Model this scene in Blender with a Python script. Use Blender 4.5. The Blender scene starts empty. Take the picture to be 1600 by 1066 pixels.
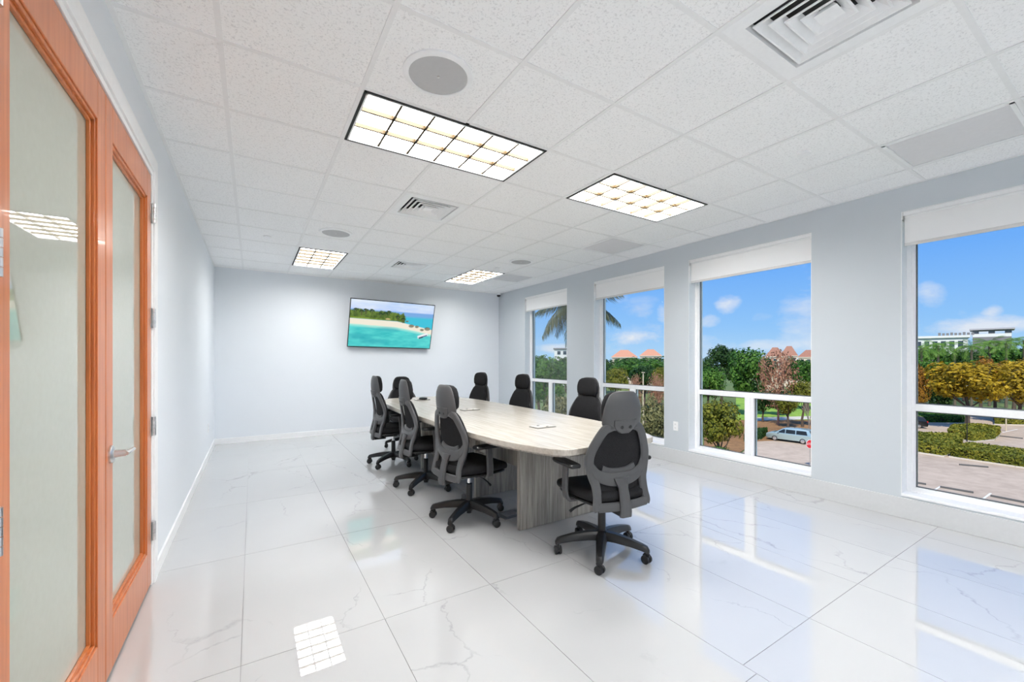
import bpy, bmesh, math, random
import numpy as np
from mathutils import Vector, Matrix, Euler
random.seed(7)
R = math.radians
scene = bpy.context.scene
COL = scene.collection

# ---------------------------------------------------------------- camera
YAW = R(32.566); FPX = 654.0; HY = 562.1; PX = 811.9
H = 1.305                      # camera height over the floor
CE = H + 1.425                 # ceiling plane
XL, XR, YB, YF = -0.4932, 4.524, 7.926, -2.9
cam_d = bpy.data.cameras.new('camera'); cam = bpy.data.objects.new('camera', cam_d); COL.objects.link(cam)
cam.location = (0, 0, H); cam.rotation_euler = (R(90), 0, -YAW)
cam_d.sensor_width = 36; cam_d.lens = FPX * 36 / 1600
cam_d.shift_x = (800 - PX) / 1600; cam_d.shift_y = (HY - 533) / 1600
cam_d.clip_start = 0.02; cam_d.clip_end = 3000
scene.camera = cam

# ---------------------------------------------------------------- view, sun, light levels
scene.view_settings.view_transform = 'Standard'; scene.view_settings.look = 'None'
scene.view_settings.gamma = 1; scene.view_settings.use_curve_mapping = False
scene.view_settings.exposure = 0.0
TROFFER = (35.0, 35.0, 25.0, 22.0, 35.0, 35.0)     # radiance of each fluorescent lens; the far tubes are weaker, last two added fill
SUN = 5.2
cy = scene.cycles
cy.max_bounces = 14; cy.diffuse_bounces = 9; cy.glossy_bounces = 6; cy.transparent_max_bounces = 24
cy.caustics_reflective = False; cy.caustics_refractive = False; cy.sample_clamp_indirect = 6

sun_d = bpy.data.lights.new('sun', 'SUN'); sun_d.energy = SUN; sun_d.angle = R(0.6); sun_d.color = (1, .95, .86)
sun = bpy.data.objects.new('sun', sun_d); COL.objects.link(sun)
sun.rotation_euler = Vector((0.62, 0.30, -0.80)).to_track_quat('-Z', 'Y').to_euler()


def W(u, fw, z):
    """point at depth fw in front of the camera, in the vertical plane of picture column u"""
    rt = (u - PX) / FPX * fw
    return Vector((fw * math.sin(YAW) + rt * math.cos(YAW), fw * math.cos(YAW) - rt * math.sin(YAW), z))


def ZV(v, fw):
    return H - (v - HY) / FPX * fw


# ---------------------------------------------------------------- node helpers
class NT:
    def __init__(s, tree):
        s.t = tree; s.n = tree.nodes; s.l = tree.links

    def new(s, typ, **kw):
        n = s.n.new(typ)
        for k, v in kw.items(): setattr(n, k, v)
        return n

    def put(s, sock, val):
        if isinstance(val, bpy.types.NodeSocket): s.l.new(val, sock)
        else: sock.default_value = val

    def math(s, op, a, b=0.0, c=0.0, clamp=False):
        n = s.new('ShaderNodeMath', operation=op); n.use_clamp = clamp
        s.put(n.inputs[0], a); s.put(n.inputs[1], b); s.put(n.inputs[2], c)
        return n.outputs[0]

    def ramp(s, fac, stops, interp='LINEAR'):
        n = s.new('ShaderNodeValToRGB'); n.color_ramp.interpolation = interp
        e = n.color_ramp.elements
        while len(e) < len(stops): e.new(0.5)
        for k, (p, c) in enumerate(stops):
            e[k].position = p; e[k].color = (c, c, c, 1) if not hasattr(c, '__len__') else (*c, 1)
        s.put(n.inputs[0], fac)
        return n.outputs[0]

    def mix(s, fac, a, b):
        n = s.new('ShaderNodeMix', data_type='RGBA')
        s.put(n.inputs[0], fac)
        s.put(n.inputs[6], (*a, 1) if isinstance(a, tuple) else a)
        s.put(n.inputs[7], (*b, 1) if isinstance(b, tuple) else b)
        return n.outputs[2]

    def mapping(s, vec, scale=(1, 1, 1), loc=(0, 0, 0), rot=(0, 0, 0)):
        n = s.new('ShaderNodeMapping'); s.l.new(vec, n.inputs[0])
        s.put(n.inputs[1], loc); n.inputs[2].default_value = rot; n.inputs[3].default_value = scale
        return n.outputs[0]

    def noise(s, vec, scale, detail=3, rough=.5, dist=0.0, out=0):
        n = s.new('ShaderNodeTexNoise')
        if vec is not None: s.l.new(vec, n.inputs['Vector'])
        n.inputs['Scale'].default_value = scale; n.inputs['Detail'].default_value = detail
        n.inputs['Roughness'].default_value = rough; n.inputs['Distortion'].default_value = dist
        return n.outputs[out]


MATS = {}


def mat(name, col=(.8, .8, .8), rough=.5, metal=0.0, ior=1.45, emit=None, build=None, spec=None, coat=0.0):
    if name in MATS: return MATS[name]
    m = bpy.data.materials.new(name); m.use_nodes = True
    nt = NT(m.node_tree); b = nt.n['Principled BSDF']
    b.inputs['Base Color'].default_value = (*col, 1); b.inputs['Roughness'].default_value = rough
    b.inputs['Metallic'].default_value = metal; b.inputs['IOR'].default_value = ior
    b.inputs['Coat Weight'].default_value = coat
    if spec is not None: b.inputs['Specular IOR Level'].default_value = spec
    if emit:
        b.inputs['Emission Color'].default_value = (*emit[:3], 1); b.inputs['Emission Strength'].default_value = emit[3]
    if build: build(nt, b)
    else:      # every plain finish carries a trace of grain
        tc = nt.new('ShaderNodeTexCoord'); n = nt.noise(tc.outputs['Object'], 40, 2)
        c0 = tuple(x * .96 for x in col)
        nt.put(b.inputs['Base Color'], nt.mix(n, c0, tuple(min(1, x * 1.04) for x in col)))
    MATS[name] = m
    return m


def bump(nt, b, height, strength, dist=.01):
    n = nt.new('ShaderNodeBump'); n.inputs['Strength'].default_value = strength; n.inputs['Distance'].default_value = dist
    nt.put(n.inputs['Height'], height); nt.l.new(n.outputs[0], b.inputs['Normal'])


# ---------------------------------------------------------------- sky
wd = bpy.data.worlds.new('sky'); scene.world = wd; wd.use_nodes = True
nt = NT(wd.node_tree); bg = nt.n['Background']
tc = nt.new('ShaderNodeTexCoord'); gen = tc.outputs['Generated']
sx = nt.new('ShaderNodeSeparateXYZ'); nt.l.new(gen, sx.inputs[0])
el = nt.math('ARCSINE', sx.outputs[2]); az = nt.math('ARCTAN2', sx.outputs[0], sx.outputs[1])
skycol = nt.ramp(nt.math('MULTIPLY', el, 1 / 1.2, clamp=True),
                 [(0.0, (.46, .70, .97)), (.06, (.30, .58, 1.0)), (.16, (.17, .44, 1.0)), (.30, (.145, .40, .98)), (1.0, (.09, .28, .80))])
n1 = nt.noise(nt.mapping(gen, (1, 1, 1.7)), 9, 6, .62)
n2 = nt.noise(nt.mapping(gen, (1, 1, 2.2), (3.1, 1.7, .4)), 3.2, 6, .6)
cover = nt.ramp(n2, [(.56, 0.0), (.74, .85)])                              # broken clouds all over the sky


def blob(u, v, ru, rv, gain=1.0):
    th = math.atan2(u - PX, FPX); fwl = math.cos(th)
    a = YAW + th; e = math.atan((HY - v) / FPX * fwl)
    ra = ru / FPX * fwl * fwl; re = rv / FPX * fwl
    p = nt.math('POWER', nt.math('ABSOLUTE', nt.math('DIVIDE', nt.math('SUBTRACT', az, a), ra)), 2.0)
    q = nt.math('POWER', nt.math('ABSOLUTE', nt.math('DIVIDE', nt.math('SUBTRACT', el, e), re)), 2.0)
    val = nt.math('SUBTRACT', 1.0, nt.math('ADD', p, q))
    val = nt.math('ADD', val, nt.math('MULTIPLY', nt.math('SUBTRACT', n1, .52), 5.0))
    return nt.math('MULTIPLY', nt.math('MULTIPLY', val, .75, clamp=True), gain)


cl = cover
for bl in ((1540, 508, 95, 17, .85), (1455, 462, 28, 20, .6), (1550, 486, 20, 12, .9), (1138, 474, 22, 17, .75), (1108, 502, 18, 10, .65),
           (1190, 495, 20, 8, .35), (1215, 540, 60, 10, .55), (1005, 530, 48, 15, .95), (1035, 492, 12, 20, .7), (880, 545, 45, 7, .7), (1000, 470, 30, 8, .3)):
    cl = nt.math('MAXIMUM', cl, blob(*bl))
cloudcol = nt.mix(n1, (.66, .68, .86), (.98, .98, 1.0))
above = nt.math('MULTIPLY', nt.math('ADD', el, .03), 30, clamp=True)
out = nt.mix(nt.math('MULTIPLY', cl, above), skycol, cloudcol)
nt.l.new(out, bg.inputs[0]); bg.inputs[1].default_value = 1.0


# ---------------------------------------------------------------- mesh helpers
class MB:
    """collects shapes for one mesh object"""

    def __init__(s): s.v = []; s.f = []; s.mi = []; s.cur = 0

    def add(s, vs, fs):
        o = len(s.v); s.v += [tuple(p) for p in vs]
        for f in fs: s.f.append([i + o for i in f]); s.mi.append(s.cur)
        return s

    def box(s, x0, x1, y0, y1, z0, z1, M=None):
        vs = [Vector((x, y, z)) for z in (z0, z1) for y in (y0, y1) for x in (x0, x1)]
        if M: vs = [M @ p for p in vs]
        return s.add(vs, [(0, 2, 3, 1), (4, 5, 7, 6), (0, 1, 5, 4), (1, 3, 7, 5), (3, 2, 6, 7), (2, 0, 4, 6)])

    def loft(s, rings, caps=True, closed=True):
        n = len(rings[0]); vs = [p for r in rings for p in r]; fs = []
        for k in range(len(rings) - 1):
            for i in range(n if closed else n - 1):
                j = (i + 1) % n
                fs.append((k * n + i, k * n + j, (k + 1) * n + j, (k + 1) * n + i))
        if caps: fs.append(tuple(range(n - 1, -1, -1))); fs.append(tuple((len(rings) - 1) * n + i for i in range(n)))
        return s.add(vs, fs)

    def tube(s, pts, radii, n=8, flat=1.0, caps=True):
        pts = [Vector(p) for p in pts]
        if not hasattr(radii, '__len__'): radii = [radii] * len(pts)
        rings = []; up0 = None
        for k, p in enumerate(pts):
            d = (pts[min(k + 1, len(pts) - 1)] - pts[max(k - 1, 0)]).normalized()
            ref = Vector((0, 0, 1)) if abs(d.z) < .95 else Vector((1, 0, 0))
            if up0 is not None: ref = up0
            a = d.cross(ref).normalized(); b = a.cross(d).normalized(); up0 = b
            rings.append([p + radii[k] * (math.cos(t) * a + flat * math.sin(t) * b) for t in [2 * math.pi * i / n for i in range(n)]])
        return s.loft(rings, caps)

    def bar(s, pts, widths, thick, normal):
        """flat rounded bar along a path; normal(k) gives the thin direction"""
        pts = [Vector(p) for p in pts]; rings = []
        if not hasattr(widths, '__len__'): widths = [widths] * len(pts)
        for k, p in enumerate(pts):
            d = (pts[min(k + 1, len(pts) - 1)] - pts[max(k - 1, 0)]).normalized()
            nn = Vector(normal(p)); nn = (nn - d * nn.dot(d)).normalized(); a = d.cross(nn).normalized()
            w, t = widths[k] / 2, thick / 2
            rings.append([p + a * (cx * w) + nn * (cz * t) for cx, cz in
                          ((1, .35), (.72, 1), (-.72, 1), (-1, .35), (-1, -.35), (-.72, -1), (.72, -1), (1, -.35))])
        return s.loft(rings)

    def lathe(s, prof, n=20, M=None, caps=True):
        rings = []
        for r, z in prof:
            ring = [Vector((r * math.cos(2 * math.pi * i / n), r * math.sin(2 * math.pi * i / n), z)) for i in range(n)]
            rings.append([M @ p for p in ring] if M else ring)
        return s.loft(rings, caps)

    def prism(s, poly, z0, z1, M=None):
        r0 = [Vector((x, y, z0)) for x, y in poly]; r1 = [Vector((x, y, z1)) for x, y in poly]
        if M: r0 = [M @ p for p in r0]; r1 = [M @ p for p in r1]
        return s.loft([r0, r1])

    def mesh(s, name, mats, smooth=False, fix=True):
        me = bpy.data.meshes.new(name); me.from_pydata(s.v, [], s.f)
        for m in (mats if isinstance(mats, (list, tuple)) else [mats]): me.materials.append(m)
        me.polygons.foreach_set('material_index', s.mi)
        if fix:
            bm = bmesh.new(); bm.from_mesh(me); bmesh.ops.recalc_face_normals(bm, faces=bm.faces); bm.to_mesh(me); bm.free()
        if smooth:
            me.polygons.foreach_set('use_smooth', [True] * len(me.polygons))
            if smooth != 'full': me.set_sharp_from_angle(angle=R(38))
        me.update()
        return me

    def build(s, name, mats, parent=None, smooth=False, bevel=0, loc=None, segs=2):
        o = bpy.data.objects.new(name, s.mesh(name, mats, smooth)); COL.objects.link(o)
        if parent: o.parent = parent
        if loc is not None: o.location = loc
        if bevel:
            m = o.modifiers.new('bevel', 'BEVEL'); m.width = bevel; m.segments = segs; m.limit_method = 'ANGLE'; m.angle_limit = R(40)
        return o


def tag(o, label=None, cat=None, group=None, kind=None):
    if label: o['label'] = label
    if cat: o['category'] = cat
    if group: o['group'] = group
    if kind: o['kind'] = kind
    return o


def empty(name, loc=(0, 0, 0), rz=0, label=None, cat=None, group=None):
    o = bpy.data.objects.new(name, None); COL.objects.link(o); o.location = loc; o.rotation_euler = (0, 0, rz)
    o.empty_display_size = .1
    return tag(o, label, cat, group)


def inst(name, me, parent=None, loc=(0, 0, 0), rot=(0, 0, 0), scale=None):
    o = bpy.data.objects.new(name, me); COL.objects.link(o); o.parent = parent; o.location = loc; o.rotation_euler = rot
    if scale is not None: o.scale = scale
    return o


def copy_tree(o, parent=None):
    c = o.copy(); COL.objects.link(c); c.parent = parent
    for ch in list(o.children): copy_tree(ch, c)
    return c


def struct(o): o['kind'] = 'structure'; return o


# ---------------------------------------------------------------- materials
def _marble(nt, b):
    geo = nt.new('ShaderNodeNewGeometry'); oi = nt.new('ShaderNodeObjectInfo')
    rnd = nt.math('MULTIPLY', oi.outputs['Random'], 37.0)
    cmb = nt.new('ShaderNodeCombineXYZ'); nt.put(cmb.inputs[0], rnd); nt.put(cmb.inputs[1], rnd)
    add = nt.new('ShaderNodeVectorMath', operation='ADD'); nt.l.new(geo.outputs['Position'], add.inputs[0]); nt.l.new(cmb.outputs[0], add.inputs[1])
    p = add.outputs[0]
    wob = nt.new('ShaderNodeVectorMath', operation='MULTIPLY_ADD')
    nt.l.new(nt.noise(p, 3.5, 5, .6, out=1), wob.inputs[0]); wob.inputs[1].default_value = (.34, .34, 0); nt.l.new(p, wob.inputs[2])
    vo = nt.new('ShaderNodeTexVoronoi', feature='DISTANCE_TO_EDGE'); vo.inputs['Scale'].default_value = 1.15
    nt.l.new(nt.mapping(wob.outputs[0], (1.5, .8, 1), rot=(0, 0, .5)), vo.inputs['Vector'])
    thick = nt.math('MULTIPLY', nt.noise(p, 5, 3), .022)
    vein = nt.math('SUBTRACT', 1.0, nt.math('DIVIDE', vo.outputs['Distance'], thick), clamp=True)
    mask = nt.ramp(nt.noise(p, 1.7, 3, .55), [(.47, 0.0), (.57, 1.0)])
    vein = nt.math('MULTIPLY', vein, mask)
    speck = nt.ramp(nt.noise(p, 26, 5, .7), [(.40, 0.4), (.62, 1.0)])
    vein = nt.math('MULTIPLY', vein, speck)
    cloudy = nt.noise(p, 1.3, 4)
    base = nt.mix(cloudy, (.50, .505, .51), (.55, .555, .558))
    nt.put(b.inputs['Base Color'], nt.mix(nt.math('MULTIPLY', vein, .75), base, (.33, .33, .34)))
    bump(nt, b, nt.noise(geo.outputs['Position'], 7, 2), .004, .02)


def _ceil(nt, b):
    oi = nt.new('ShaderNodeObjectInfo'); tc = nt.new('ShaderNodeNewGeometry')
    add = nt.new('ShaderNodeVectorMath', operation='ADD'); nt.l.new(tc.outputs['Position'], add.inputs[0])
    cmb = nt.new('ShaderNodeCombineXYZ'); nt.put(cmb.inputs[0], nt.math('MULTIPLY', oi.outputs['Random'], 20)); nt.l.new(cmb.outputs[0], add.inputs[1])
    n = nt.noise(add.outputs[0], 95, 4, .65, .6)
    pit = nt.ramp(n, [(.36, 0.0), (.47, 1.0)])
    nt.put(b.inputs['Base Color'], nt.mix(pit, (.77, .77, .775), (.955, .955, .955)))
    bump(nt, b, pit, .25, .002)


def _wood(c0, c1, c2, axis):
    def f(nt, b):
        tc = nt.new('ShaderNodeTexCoord'); o = tc.outputs['Object']
        sc = {'y': (26, 1.1, 10), 'z': (22, 22, 1.0)}[axis]
        g = nt.noise(nt.mapping(o, sc), 1.6, 8, .68, .5)
        g2 = nt.noise(nt.mapping(o, tuple(x * 3.2 for x in sc), (4, 2, 1)), 1.5, 4, .6)
        g = nt.math('ADD', nt.math('MULTIPLY', g, .72), nt.math('MULTIPLY', g2, .28))
        nt.put(b.inputs['Base Color'], nt.ramp(g, [(.36, c0), (.50, c1), (.64, c2)]))
        bump(nt, b, g, .06, .002)
    return f


def _fabric(nt, b):
    tc = nt.new('ShaderNodeTexCoord'); n = nt.noise(tc.outputs['Object'], 350, 2, .6)
    nt.put(b.inputs['Base Color'], nt.ramp(n, [(.3, (.008, .008, .009)), (.7, (.030, .030, .032))]))
    bump(nt, b, n, .35, .002)


def _orange(nt, b):
    tc = nt.new('ShaderNodeTexCoord'); g = nt.noise(nt.mapping(tc.outputs['Object'], (30, 30, 1.2)), 1.4, 6, .6, .4)
    nt.put(b.inputs['Base Color'], nt.ramp(g, [(.3, (.44, .115, .024)), (.5, (.54, .155, .040)), (.7, (.62, .20, .062))]))


def _leaf(cols):
    def f(nt, b):
        g = nt.new('ShaderNodeNewGeometry'); tc = nt.new('ShaderNodeTexCoord')
        n = nt.noise(tc.outputs['Object'], .45, 3)
        fac = nt.math('ADD', nt.math('MULTIPLY', g.outputs['Random Per Island'], .6), nt.math('MULTIPLY', nt.math('SUBTRACT', n, .3), 1.0), clamp=True)
        col = nt.ramp(fac, [(i / (len(cols) - 1), c) for i, c in enumerate(cols)])
        nt.put(b.inputs['Base Color'], col)
        tr = nt.new('ShaderNodeBsdfTranslucent'); nt.l.new(col, tr.inputs[0])
        mx = nt.new('ShaderNodeMixShader'); mx.inputs[0].default_value = .3
        nt.l.new(b.outputs[0], mx.inputs[1]); nt.l.new(tr.outputs[0], mx.inputs[2])
        nt.l.new(mx.outputs[0], nt.n['Material Output'].inputs[0])
    return f


def _glass(nt, b):
    nt.n.remove(b); tr = nt.new('ShaderNodeBsdfTransparent'); tr.inputs[0].default_value = (.97, .985, .975, 1)
    gl = nt.new('ShaderNodeBsdfGlossy'); gl.inputs['Roughness'].default_value = 0.0
    fr = nt.new('ShaderNodeFresnel'); fr.inputs[0].default_value = 1.35
    mx = nt.new('ShaderNodeMixShader'); nt.l.new(nt.math('MULTIPLY', fr.outputs[0], .12), mx.inputs[0])
    nt.l.new(tr.outputs[0], mx.inputs[1]); nt.l.new(gl.outputs[0], mx.inputs[2])
    nt.l.new(mx.outputs[0], nt.n['Material Output'].inputs[0])


def _ground(c0, c1, sc):
    def f(nt, b):
        g = nt.new('ShaderNodeNewGeometry'); p = g.outputs['Position']
        n = nt.math('ADD', nt.math('MULTIPLY', nt.noise(p, sc, 6, .65), .6), nt.math('MULTIPLY', nt.noise(p, sc * .12, 3), .4))
        nt.put(b.inputs['Base Color'], nt.ramp(n, [(.35, c0), (.65, c1)]))
    return f


def _shade(nt, b):
    tc = nt.new('ShaderNodeTexCoord'); n = nt.noise(nt.mapping(tc.outputs['Object'], (1, 200, 200)), 2, 2)
    col = nt.mix(n, (.95, .95, .95), (.985, .985, .985)); nt.put(b.inputs['Base Color'], col)
    tr = nt.new('ShaderNodeBsdfTranslucent'); nt.l.new(col, tr.inputs[0])
    mx = nt.new('ShaderNodeMixShader'); mx.inputs[0].default_value = .12
    nt.l.new(b.outputs[0], mx.inputs[1]); nt.l.new(tr.outputs[0], mx.inputs[2]); nt.l.new(mx.outputs[0], nt.n['Material Output'].inputs[0])


def _paint(c):
    def f(nt, b):
        g = nt.new('ShaderNodeNewGeometry'); n = nt.noise(g.outputs['Position'], 220, 2)
        nt.put(b.inputs['Base Color'], nt.mix(n, tuple(x * .985 for x in c), c)); bump(nt, b, n, .05, .001)
    return f


M_marble = mat('marble_tile', rough=.008, ior=2.2, build=_marble)
M_grout = mat('grout', (.30, .30, .30), .9, spec=.1)
M_ceil = mat('ceiling_tile', rough=.9, build=_ceil, spec=.2)
M_tee = mat('tee_bar', (.86, .86, .86), .5)
M_plenum = mat('plenum', (.35, .35, .35), .9)
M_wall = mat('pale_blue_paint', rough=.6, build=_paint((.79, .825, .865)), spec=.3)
M_wallr = mat('backlit_toned_paint', rough=.6, build=_paint((.56, .60, .635)), spec=.3)  # window wall: base colour darkened to carry its backlit shade
M_white = mat('white_trim', (.88, .885, .89), .35)
M_frame = mat('white_window_frame', (.90, .905, .91), .3)
M_glass = mat('window_glass', build=_glass)
M_shade = mat('shade_fabric', rough=.9, build=_shade)
M_orange = mat('orange_wood', rough=.32, build=_orange, coat=.2)
M_frost = mat('frosted_door_glass', (.42, .425, .355), .015, ior=1.9)
M_steel = mat('brushed_steel', (.74, .74, .74), .3, 1.0)
M_chrome = mat('chrome', (.80, .80, .80), .12, 1.0)
M_top = mat('table_top_wood', rough=.24, build=_wood((.40, .36, .305), (.50, .46, .40), (.58, .54, .475), 'y'))
M_panel = mat('table_panel_wood', rough=.4, build=_wood((.18, .165, .145), (.31, .29, .26), (.45, .42, .375), 'z'))
M_fabric = mat('black_fabric', rough=.9, build=_fabric, spec=.2)
M_gplast = mat('grey_plastic', (.075, .075, .078), .42)
M_bplast = mat('black_plastic', (.014, .014, .015), .35)
M_dark = mat('dark_gap', (.01, .01, .01), .6)
M_emit = [mat('fluorescent_lens_%d' % k, (.8, .8, .75), .4, emit=(1.0, .985, .965, e_)) for k, e_ in enumerate(TROFFER)]
M_louver = mat('tan_louver', (.055, .037, .017), .4, spec=.2)
M_spk = mat('speaker_grille', (.47, .47, .475), .6)
M_ret = mat('return_grille', (.69, .69, .70), .6)

# ---------------------------------------------------------------- floor
floor = struct(MB().box(XL - .15, XR + .25, YF - .1, YB + .15, -.2, -.0025).build('floor', M_grout))
TP = .6025
xs = [-.041 + TP * k for k in range(-1, 9)]
for k in range(len(xs) - 1):
    x0, x1 = max(xs[k], XL), min(xs[k + 1], XR)
    if x1 - x0 < .02: continue
    y = (2.14 if xs[k] < 1.7 else .993) - 1.205 * 6
    while y < YB:
        a, c = max(y, YF), min(y + 1.205, YB)
        if c - a > .02:
            g = .0014
            MB().box(x0 + g, x1 - g, a + g, c - g, -.012, 0).build('tile', M_marble, floor)
        y += 1.205

# ---------------------------------------------------------------- ceiling grid
ceiling = struct(MB().box(XL - .15, XR + .25, YF - .1, YB + .15, CE + .30, CE + .4).build('ceiling', M_plenum))
GX, GY, S = .488, 2.2935, .6096
LIGHTS = [((0, 1), (0, 0)), ((3, 4), (0, 0)), ((0, 0), (6, 7)), ((4, 4), (6, 7)), ((0, 1), (-6, -6)), ((3, 4), (-6, -6))]  # last two: unseen troffers added behind the camera for fill light
DIFF = [(2, -3), (1, 2), (2, 6)]
RET = [(5, -3), (5, 2), (5, 6)]
used = set(DIFF) | set(RET)
for (i0, i1), (j0, j1) in LIGHTS:
    for i in range(i0, i1 + 1):
        for j in range(j0, j1 + 1): used.add((i, j))
tb = .0115
full_tile = MB().box(tb, S - tb, tb, S - tb, 0, .02).mesh('tile', M_ceil)
for i in range(-2, 7):
    for j in range(-9, 10):
        x0, y0 = GX + i * S, GY + j * S
        if (i, j) in used or x0 > XR or y0 > YB or x0 + S < XL or y0 + S < YF: continue
        if x0 >= XL and x0 + S <= XR and y0 >= YF and y0 + S <= YB:
            inst('tile', full_tile, ceiling, (x0, y0, CE + .0045))
        else:
            a, b_, c, d = max(x0 + tb, XL), min(x0 + S - tb, XR), max(y0 + tb, YF), min(y0 + S - tb, YB)
            if b_ > a and d > c: MB().box(a, b_, c, d, CE + .0045, CE + .026).build('tile', M_ceil, ceiling)
for i in range(-1, 7):
    x0 = GX + i * S
    cuts = sorted((GY + j0 * S, GY + (j1 + 1) * S) for (i0, i1), (j0, j1) in LIGHTS if i0 < i <= i1)
    ends = [YF] + [e for c2 in cuts for e in c2] + [YB]
    for q in range(0, len(ends), 2):
        MB().box(x0 - .012, x0 + .012, ends[q], ends[q + 1], CE, CE + .004).box(x0 - .002, x0 + .002, ends[q], ends[q + 1], CE + .004, CE + .04).build('main_tee', M_tee, ceiling)
ctee = MB().box(.012, S - .012, -.012, .012, CE + .0012, CE + .005).mesh('cross_tee', M_tee)
for i in range(-2, 7):
    for j in range(-8, 10):
        x0, y0 = GX + i * S, GY + j * S
        if y0 > YB or y0 < YF: continue
        if any(i0 <= i <= i1 and j0 < j <= j1 for (i0, i1), (j0, j1) in LIGHTS): continue
        if x0 < XL or x0 + S > XR:
            MB().box(max(x0 + .012, XL), min(x0 + S - .012, XR), y0 - .012, y0 + .012, CE + .0012, CE + .005).build('cross_tee', M_tee, ceiling)
        else: inst('cross_tee', ctee, ceiling, (x0, y0, 0))
for a in ((XL, XL + .02, YF, YB), (XR - .02, XR, YF, YB), (XL, XR, YB - .02, YB)):
    MB().box(*a, CE - .0005, CE + .005).build('wall_angle', M_tee, ceiling)

# ---------------------------------------------------------------- walls
wb = struct(MB().box(XL - .15, XR + .25, YB, YB + .15, -.1, CE + .31).build('wall_back', M_wall))
wf = struct(MB().box(XL - .15, XR + .25, YF - .15, YF, -.1, CE + .31).build('wall_front', M_wall))
DY0, DYM, DY1, DZ = 1.418, 2.2985, 3.182, 2.372
m = MB()
m.box(XL - .15, XL, YF, DY0 - .03, -.1, CE + .31).box(XL - .15, XL, DY1 + .03, YB, -.1, CE + .31).box(XL - .15, XL, DY0 - .03, DY1 + .03, DZ + .03, CE + .31)
m.box(XL - .15, XL - .09, DY0 - .03, DY1 + .03, -.1, DZ + .03)
struct(m.build('wall_left', M_wall))
WIN = [(5.581, 6.893), (3.581, 4.914), (1.878, 3.22), (-.18, 1.219)]
WZ0, WZ1 = .180, 2.525
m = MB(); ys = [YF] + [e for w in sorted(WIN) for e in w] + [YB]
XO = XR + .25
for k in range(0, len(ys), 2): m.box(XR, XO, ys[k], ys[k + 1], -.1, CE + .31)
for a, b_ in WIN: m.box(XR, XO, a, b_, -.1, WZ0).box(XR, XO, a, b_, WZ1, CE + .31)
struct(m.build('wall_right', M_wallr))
struct(MB().box(XL, XL + .012, DY1 + .10, YB, 0, .085).box(XL, XL + .012, YF, DY0 - .10, 0, .085).build('baseboard_left', M_white))
struct(MB().box(XL + .012, XR - .02, YB - .012, YB, 0, .085).build('baseboard_back', M_white))
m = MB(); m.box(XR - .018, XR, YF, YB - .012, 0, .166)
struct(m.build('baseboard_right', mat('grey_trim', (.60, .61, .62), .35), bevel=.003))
# door casing
m = MB(); cw = .085
m.box(XL - .09, XL + .004, DY1 + .003, DY1 + .03, 0, DZ).box(XL - .09, XL + .004, DY0 - .03, DY0 - .003, 0, DZ).box(XL - .09, XL + .004, DY0 - .03, DY1 + .03, DZ + .003, DZ + .03)
m.box(XL, XL + .014, DY1 + .03, DY1 + .03 + cw, 0, DZ + .03 + cw).box(XL, XL + .014, DY0 - .03 - cw, DY0 - .03, 0, DZ + .03 + cw).box(XL, XL + .014, DY0 - .03, DY1 + .03, DZ + .03, DZ + .03 + cw)
struct(m.build('trim_1', M_white, bevel=.002))

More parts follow.
